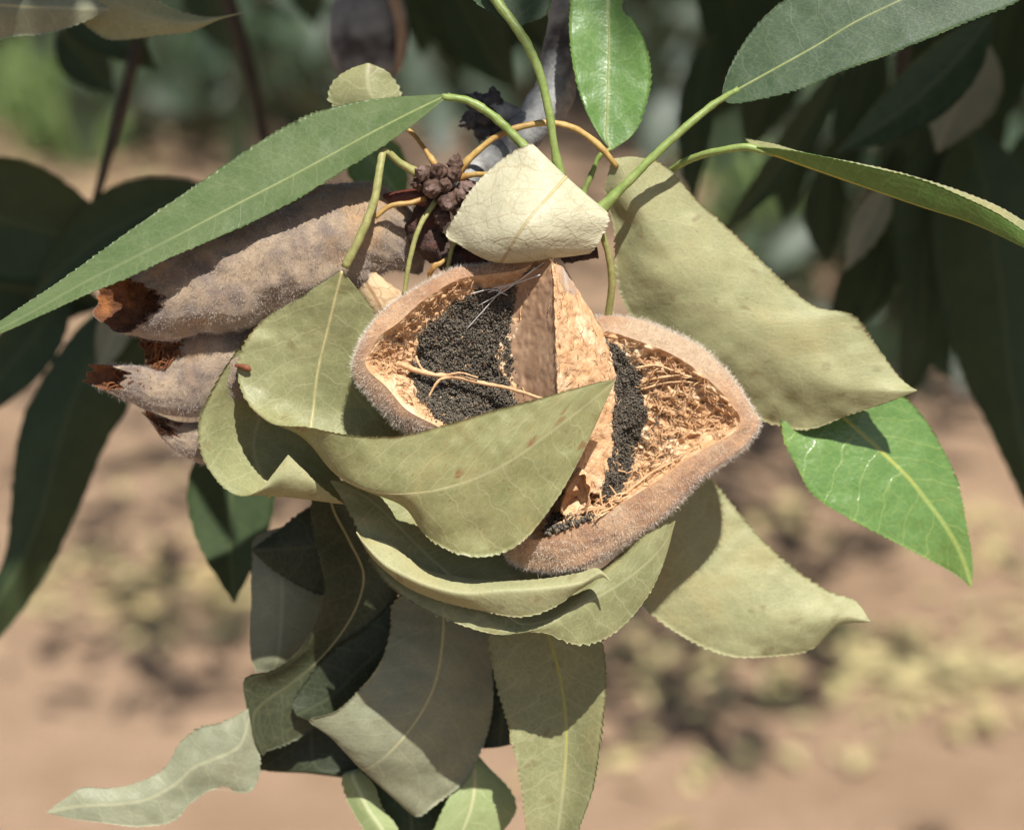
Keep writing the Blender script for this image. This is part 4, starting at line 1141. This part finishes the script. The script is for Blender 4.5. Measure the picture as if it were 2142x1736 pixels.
LB = P(np.array([330, -700, -2200.0]))
left_br = thing('hanging_branch', 'blurred shaded branch with dark leaves hanging behind at the left', 'branch', LB)
tube('twig', [(330, -700, -2200), (360, -400, -2100), (330, -100, -2000), (260, 200, -1700), (200, 420, -1560)], [36, 34, 28, 18, 12], M['bark_brown'], left_br, LB, n=50, sides=12, bump=0.1, bfreq=200)
hang(left_br, LB, -230, 430, 300, 560, 130, -1500, bow=-0.05, seed=41)
hang(left_br, LB, 470, 400, 60, 640, 80, -1450, bow=0.1, seed=42)
hang(left_br, LB, -200, 560, 230, 640, 90, -1700, seed=43)
leaf([(290, 600, -1500), [(170, 680, -1500), (230, 690, -1460), (320, 700, -1500)], [(64, 838, -1480), (160, 820, -1430), (278, 832, -1480)], [(34, 940, -1460), (120, 940, -1410), (218, 935, -1470)],
      [(22, 1060, -1450), (90, 1060, -1400), (170, 1050, -1460)], [(8, 1170, -1440), (48, 1170, -1400), (105, 1188, -1450)], [(-60, 1290, -1430), (-30, 1300, -1400), (10, 1320, -1440)], (-120, 1440, -1430)],
     'shade', 'shade', left_br, LB, 'long dark blurred leaf hanging at the left edge', nu=70, nv=15, fold=0.4, seed=44, serr=4, wob=6, thick=5)
hang(left_br, LB, 150, 610, -90, 900, 62, -1600, seed=45)
hang(left_br, LB, 262, 620, 208, 780, 36, -1420, mat='grey_green', seed=46, label='small leaf behind the torn hull, patch of light painted as pale green')  # sun fleck painted with the pale underside material
hang(left_br, LB, 500, 860, 490, 1262, 92, -900, seed=47, bow=0.03, label='dark green leaf hanging below the torn hull', tilt=0.0)
hang(left_br, LB, 90, -60, 330, 150, 60, -1800, seed=48)
hang(left_br, LB, 120, 60, 240, 200, 50, -2200, seed=49)
# pale leaves at the top left corner belong to a nearer twig
TB = P(np.array([-260, -200, -260.0]))
tl = thing('leafy_twig', 'two pale olive leaves reaching in at the top left corner', 'twig', TB)
tube('twig', [(-260, -200, -260), (-180, -120, -270), (-100, -60, -270), (-40, -20, -270)], [16, 14, 11, 9], M['bark_grey'], tl, TB)
leaf([(-60, -60, -330), [(100, -90, -340), (120, -40, -326), (110, 20, -330)], [(210, -70, -340), (210, -10, -322), (172, 50, -326)], [(300, -15, -336), (280, 25, -318), (232, 84, -330)],
      [(368, 22, -330), (348, 44, -318), (330, 75, -330)], [(430, 36, -322), (412, 48, -316), (400, 66, -324)], [(480, 33, -316), (470, 36, -314), (462, 40, -316)], (514, 26, -312)],
     'olive', 'grey_green', tl, TB, 'tan olive leaf with a reddish tip at the top left', nu=140, nv=20, seed=51, serr=4, wob=5)
leaf([(-80, -50, -250), [(-60, -60, -256), (-40, 0, -240), (-60, 80, -262)], [(60, -40, -256), (40, 14, -232), (30, 76, -262)], [(140, -20, -252), (120, 17, -234), (110, 68, -256)], [(200, 2, -246), (190, 20, -240), (180, 44, -248)], (232, 20, -244)],
     'grey_green', 'olive', tl, TB, 'greyish leaf with a pale midrib overlapping the tan leaf at the corner', nu=120, nv=20, fold=0.5, seed=52, serr=4, rib='rib', rib_r=3)

RBB = P(np.array([1800, -900, -2600.0]))
right_br = thing('hanging_branch', 'blurred shaded branch with dark leaves filling the upper right', 'branch', RBB)
tube('twig', [(1800, -900, -2600), (1850, -500, -2500), (1900, -150, -2400), (1890, 100, -2300), (1860, 260, -2200)], [40, 36, 30, 22, 12], M['bark_brown'], right_br, RBB, n=50, sides=12, bump=0.1, bfreq=200)
leaf([(2020, 250, -1700), [(1955, 400, -1720), (2060, 400, -1660), (2170, 380, -1720)], [(1962, 590, -1710), (2090, 570, -1640), (2210, 560, -1710)], [(2008, 770, -1690), (2110, 760, -1630), (2230, 740, -1690)],
      [(2066, 892, -1660), (2130, 890, -1620), (2220, 880, -1660)], [(2110, 985, -1640), (2150, 985, -1610), (2195, 980, -1640)], (2165, 1100, -1620)],
     'shade', 'shade', right_br, RBB, 'large dark blurred leaf hanging at the right edge', nu=70, nv=15, fold=0.3, seed=61, serr=4, wob=6, thick=5)
for k, a in enumerate([(2010, 220, 1930, 720, 84, -1800), (1880, 300, 1800, 690, 62, -2000), (1740, 340, 1730, 560, 46, -2300), (1760, 130, 1495, 500, 34, -1500), (1500, 60, 1450, 440, 40, -1900),
                      (1830, 60, 1740, 330, 52, -2100), (1690, 60, 1560, 330, 56, -2500), (1480, -120, 1560, 230, 70, -2600), (2150, -40, 2050, 330, 80, -2600), (1990, -80, 1900, 260, 80, -3000),
                      (1640, -160, 1650, 200, 80, -3200), (1960, 420, 1880, 860, 60, -2500), (2170, 250, 2110, 640, 50, -2500), (1800, -150, 1790, 190, 80, -3000), (1920, 500, 1990, 800, 50, -2600), (1580, 40, 1480, 260, 50, -3000), (1860, 480, 1740, 760, 46, -3000), (2060, 120, 1960, 480, 70, -3200), (1700, 230, 1640, 470, 40, -3300), (1930, 180, 1840, 480, 64, -2800), (2110, 600, 2080, 860, 50, -3000), (1790, 260, 1700, 420, 40, -2700)]):
    hang(right_br, RBB, *a, seed=62 + k, bow=0.05 * (-1) ** k, tilt=0.3 * (-1) ** (k // 2))
hang(right_br, RBB, 2080, 30, 1745, 322, 62, -1100, mat='green_dark', seed=80, bow=-0.06, label='grey green leaf hanging diagonally, softly blurred, near the upper right')
hang(right_br, RBB, 2060, 80, 1960, 320, 78, -1500, mat='grey_green', seed=81, label='pale grey blurred leaf in the upper right')
hang(right_br, RBB, 1862, 380, 1768, 566, 34, -1500, mat='grey_green', seed=82, label='small pale leaf turned edge on among the dark leaves')
hang(right_br, RBB, 2180, 470, 2110, 660, 46, -1700, mat='grey_green', seed=83, label='pale leaf cut by the right edge')

CB = P(np.array([1000, -900, -3400.0]))
cen_br = thing('hanging_branch', 'blurred dark branch crossing the top centre behind the fruit', 'branch', CB)
tube('twig', [(1000, -900, -3400), (960, -500, -3200), (930, -200, -3000), (900, 0, -2900)], [44, 38, 30, 14], M['bark_brown'], cen_br, CB, n=40, sides=12, bump=0.1, bfreq=200)
tube('twig', [(420, -200, -2600), (490, 40, -2400), (525, 160, -2300), (556, 300, -2200), (590, 420, -2150)], [30, 26, 22, 18, 12], M['bark_brown'], cen_br, CB, n=40, sides=12, bump=0.1, bfreq=200)
for k, a in enumerate([(940, -60, 1080, 190, 66, -1900), (900, -100, 960, 160, 60, -2600), (1040, -80, 1180, 120, 60, -2800), (870, -60, 880, 120, 44, -3200), (640, -160, 660, 60, 50, -3600), (1120, -100, 1020, 140, 60, -3300), (420, -140, 480, 120, 60, -4200)]):
    hang(cen_br, CB, *a, seed=90 + k, bow=0.05 * (-1) ** k)
hang(cen_br, CB, 740, 280, 850, 430, 62, -900, mat='fresh', seed=99, label='soft green leaf blurred behind the bud cluster', tilt=-0.1)
OB = P(np.array([770, -40, -1500.0]))
far_hull = thing('almond_hull', 'grey almond hull far out of focus at the top of the picture', 'almond hull', OB)
nu_, nv_ = 40, 40
T, H = np.meshgrid(np.linspace(0.05, np.pi - 0.05, nu_), np.linspace(0, 2 * np.pi, nv_, endpoint=False), indexing='ij')
Q = np.stack([np.sin(T) * np.cos(H) * 84 * (1 + 0.12 * np.cos(T)), np.cos(T) * 135, np.sin(T) * np.sin(H) * 60], -1)
Q = Q * (1 - 0.14 * np.exp(-((H - 1.9) / 0.22) ** 2))[..., None]
new_obj('husk', P(Q + np.array([770, 60, -1500])).reshape(-1, 3), grid_faces(nu_, nv_, wrap=True), M['bark_grey'], far_hull, OB)
tube('split_lip', [(760, -70, -1445), (815, -20, -1430), (838, 60, -1440), (832, 150, -1452)], [8, 14, 14, 7], M['skin'], far_hull, OB)

# ------------------------------------------------------------------ trees overhead and beyond, litter, weeds
M['crown'] = plain_material('crown_leaf', lin(70, 96, 50), lin(88, 112, 60), 30, 0.5, 0.0, 0.001, 0.4, transl=0.3)
M['low_leaf'] = plain_material('low_leaf', lin(50, 64, 44), lin(64, 78, 54), 12, 0.5, 0.0, 0.001, 0.4, transl=0.15)
M['trunk'] = plain_material('trunk_bark', lin(92, 78, 66), lin(70, 58, 50), 14, 0.9, 0.9, 0.01, 0.2, c3=lin(48, 40, 36))
M['litter'] = plain_material('fallen_leaf', lin(174, 160, 112), lin(186, 172, 126), 9, 0.8, 0.0, 0.001, 0.2, c3=lin(170, 148, 100))
M['weed'] = plain_material('weed_blade', lin(118, 142, 80), lin(142, 160, 102), 9, 0.6, 0.0, 0.001, 0.3, transl=0.3)
TPL = np.array([(0, 0, 0), (-.22, .35, .05), (0, .4, 0), (.22, .35, .05), (-.18, .7, .03), (0, .75, -.03), (.18, .7, .03), (0, 1.05, -.12)])
TPF = np.array([(0, 2, 1), (0, 3, 2), (1, 2, 5), (1, 5, 4), (2, 3, 6), (2, 6, 5), (4, 5, 7), (5, 6, 7)])
def scatter_leaves(name, pos, size, mat, parent, base, seed, flat=0.0):
    rs = np.random.default_rng(seed); n = len(pos)
    yaw = rs.uniform(0, 2 * np.pi, n); pit = rs.normal(-0.5, 0.5, n) * (1 - flat) + rs.normal(0, 0.18, n) * flat; rol = rs.normal(0, 0.7, n) * (1 - flat) + rs.normal(0, 0.3, n) * flat
    V = TPL[None] * (size * rs.uniform(0.6, 1.3, n))[:, None, None]
    x, y, z = V[..., 0], V[..., 1], V[..., 2]
    c, s_ = np.cos(rol)[:, None], np.sin(rol)[:, None]; x, z = x * c + z * s_, -x * s_ + z * c
    c, s_ = np.cos(pit)[:, None], np.sin(pit)[:, None]; y, z = y * c - z * s_, y * s_ + z * c
    c, s_ = np.cos(yaw)[:, None], np.sin(yaw)[:, None]; x, y = x * c - y * s_, x * s_ + y * c
    W = (pos[:, None] + np.stack([x, y, z], -1)).reshape(-1, 3)
    f = (TPF[None] + (np.arange(n) * 8)[:, None, None]).reshape(-1, 3)
    return new_obj(name, W, f, mat, parent, base)

def lit_column(p, grow=0.0):
    """true where something at p would throw its shadow on the sunlit part of the cluster"""
    rel = p - CENTER
    k = (rel @ AZ) / (to_sun @ AZ)
    q = rel - k[:, None] * to_sun
    x, y = q @ AX, q @ AY
    return (k > -0.03) & (y > -0.12) & (np.abs(x) < 0.098 + grow) & (y < 0.072 + grow)

def in_view(p, m=1.05, pad=0.085):
    rel = p - (CENTER + AZ * DIST)
    dz = -(rel @ AZ)
    return (dz > -0.1) & (np.abs(rel @ AX) < dz * 0.2357 * m + pad) & (np.abs(rel @ AY) < dz * 0.191 * m + pad)

def tree(x, y, label, n, seed, r=0.11, br=1.0, top=1.5, crown_r=1.5, crown_z=2.5, lean=0.0):
    base = np.array([x, y, 0.0])
    t = thing('almond_tree', label, 'tree', base)
    def limb(name, pts, rad, nn=30):
        K = np.array(pts, float); tt = chord(K); xx = np.linspace(0, tt[-1], nn)
        v, f = tube_mesh(hermite(tt, K, xx), np.interp(xx, tt, rad), 14, bump=0.16, bfreq=7)
        return new_obj(name, v, f, M['trunk'], t, base)
    limb('trunk', [(x, y, -0.1), (x + 0.02, y, 0.3), (x + lean * 0.5, y, 0.8), (x + lean, y, top)], [r * 1.5, r * 1.1, r, r * 0.9])
    rs = np.random.default_rng(seed)
    for k in range(5):
        a = k * 1.256 + rs.uniform(-0.3, 0.3)
        e = np.array([math.cos(a) * crown_r * 0.75, math.sin(a) * crown_r * 0.75, crown_z - top + rs.uniform(-.1, .6)])
        b0 = np.array([x + lean, y, top - 0.08])
        limb('bough', [b0, b0 + e * np.array([.35, .35, .5]), b0 + e * np.array([.75, .75, .85]), b0 + e], [r * 0.7 * br, r * 0.45 * br, r * 0.25 * br, r * 0.08 * br], 18)
    cc = rs.normal(size=(60, 3)) * np.array([crown_r * 0.55, crown_r * 0.55, crown_r * 0.33]) + np.array([x + lean, y, crown_z + 0.2])
    p = cc[rs.integers(0, 60, n)] + rs.normal(size=(n, 3)) * 0.2
    p = p[~lit_column(p, 0.12) & ~in_view(p, 1.05, 0.13) & (p[:, 2] > 1.3)]
    c = scatter_leaves('crown', p, 0.10, M['crown'], t, base, seed)
    c['kind'] = 'stuff'
    return t
tree(-1.0, 5.6, 'dark shaded tree trunk out of focus at the upper left', 3500, 3, r=0.13, crown_r=1.3)
tree(1.9, 5.2, 'tree behind the dark leaves at the upper right', 17000, 4, r=0.12, crown_r=1.9)
tree(0.35, 6.3, 'far tree at the top centre behind the fruit', 9000, 5, r=0.12, crown_r=1.8)
tree(-1.9, 8.2, 'farthest tree at the top left beyond the weeds', 9000, 15, r=0.12, crown_r=1.6)
tree(3.6, 8.4, 'far tree at the top right hidden among leaves', 9000, 8, r=0.12, crown_r=2.0)
# the tree that bears the branch, unseen; leaves added to it shade the branches behind
home = tree(2.0, 1.1, 'unseen tree that bears the fruiting branch, holding leaves added to shade the background', 300, 6, r=0.1, crown_r=0.9, crown_z=2.3, top=1.6)
rs = np.random.default_rng(11)
def shade_points(targets, n, k0, k1, spread):
    i = rs.integers(0, len(targets), n)
    k = rs.uniform(k0, k1, n)
    p = targets[i] + to_sun * k[:, None] + rs.normal(size=(n, 3)) * spread
    return p
tg = P(np.concatenate([np.stack([rs.uniform(1430, 2250, 200), rs.uniform(-150, 900, 200), rs.uniform(-3200, -1500, 200)], -1),
                       np.stack([rs.uniform(-250, 350, 110), rs.uniform(300, 1300, 110), rs.uniform(-1900, -1300, 110)], -1),
                       np.stack([rs.uniform(450, 1150, 110), rs.uniform(-150, 200, 110), rs.uniform(-3600, -1300, 110)], -1)]))
p = shade_points(tg, 3400, 0.12, 1.0, 0.03)
p = p[~lit_column(p, 0.105) & ~in_view(p)]
c = scatter_leaves('crown', p, 0.08, M['crown'], home, np.array(home.location), 12)  # out-of-view leaves added toward the sun to shade the background branches
c['kind'] = 'stuff'

# low boughs of the trees beyond, seen as soft dark foliage along the top
fx = []
for cx, cy, sx, sy, n in ((320, 60, 110, 60, 46), (480, 150, 80, 90, 34), (560, 20, 120, 50, 40), (880, 60, 120, 80, 60), (640, 120, 60, 50, 12), (1000, 120, 90, 80, 40), (1450, 60, 90, 110, 44), (1640, 60, 160, 80, 70), (1900, 120, 180, 120, 90), (2080, 320, 80, 140, 50), (1760, 420, 140, 120, 70), (1880, 620, 120, 90, 44), (1560, 240, 80, 90, 30), (60, -10, 120, 20, 14)):
    q = np.stack([rs.normal(cx, sx * 0.7, n), rs.normal(cy, sy * 0.7, n)], -1)
    cp = CENTER + AZ * DIST
    q = np.concatenate([q, q + rs.normal(size=q.shape) * 30])
    for a, b in q:
        d = P(np.array([a, b, 0.0])) - cp
        fx.append(cp + d * rs.uniform(6.0, 11.0))
fx = np.array(fx); fx = fx[fx[:, 2] > 0.12]
host = [o for o in scene.collection.objects if o.name.startswith('almond_tree')]
for t_, lo, hi in ((host[0], -9, -0.25), (host[2], -0.25, 0.32), (host[1], 0.32, 9)):
    sel = fx[(fx[:, 0] >= lo) & (fx[:, 0] < hi)]
    o = scatter_leaves('low_foliage', sel, 0.08, M['low_leaf'], t_, np.array(t_.location), 55)
    o['kind'] = 'stuff'
# fallen leaves
pts = []
for cx, cy, sx, sy, n in ((260, 1230, 210, 40, 90), (480, 1300, 120, 40, 50), (330, 1290, 220, 60, 50), (1700, 1370, 260, 55, 120), (2000, 1400, 160, 60, 80), (2050, 1110, 90, 60, 50), (1640, 1080, 60, 50, 30), (1900, 1000, 120, 60, 30),
                          (1500, 1480, 300, 60, 40), (600, 1150, 120, 60, 20), (100, 330, 120, 40, 60), (250, 380, 150, 60, 60), (650, 190, 160, 60, 80), (1060, 150, 80, 60, 50), (1620, 460, 120, 60, 50), (330, 900, 160, 120, 40), (1980, 780, 120, 120, 30), (1400, 1600, 400, 90, 20)):
    n = int(n * 0.95)
    q = np.stack([rs.normal(cx, sx * 0.9, n), rs.normal(cy, sy * 0.9, n)], -1)
    pts += [ground_at(a, b) for a, b in q if b > -60]
pts = np.array(pts); pts[:, 2] += 0.008
lt = scatter_leaves('leaf_litter', pts, 0.044, M['litter'], None, None, 21, flat=0.8)
lt['kind'] = 'stuff'; lt['label'] = 'yellow fallen leaves scattered over the bare soil'; lt['category'] = 'leaf litter'
# weeds
pts = []
for cx, cy, sx, sy, n in ((90, 170, 90, 90, 900), (170, 290, 60, 40, 500), (20, 80, 80, 50, 400), (1640, 540, 60, 40, 220), (1580, 480, 60, 30, 160), (250, 120, 50, 40, 200)):
    q = np.stack([rs.normal(cx, sx * 0.6, n), rs.normal(cy, sy * 0.6, n)], -1)
    pts += [ground_at(a, b) for a, b in q if b > -60]
pts = np.array(pts); n = len(pts)
a = rs.uniform(0, 6.28, n); h = rs.uniform(0.08, 0.26, n); w = rs.uniform(0.006, 0.014, n); ln = rs.normal(0, 0.5, (n, 2)) * h[:, None]
sd = np.stack([np.cos(a), np.sin(a), a * 0], -1) * w[:, None]
tip = pts + np.stack([ln[:, 0], ln[:, 1], h], -1); md = pts + np.stack([ln[:, 0] * .3, ln[:, 1] * .3, h * .6], -1)
V = np.stack([pts - sd, pts + sd, md + sd, md - sd, tip], 1).reshape(-1, 3); k = np.arange(n) * 5
wd = new_obj('weeds', V, np.concatenate([np.stack([k, k + 1, k + 2], -1), np.stack([k, k + 2, k + 3], -1), np.stack([k + 3, k + 2, k + 4], -1)]), M['weed'])
wd['kind'] = 'stuff'; wd['label'] = 'green weeds growing on the orchard floor'; wd['category'] = 'weeds'
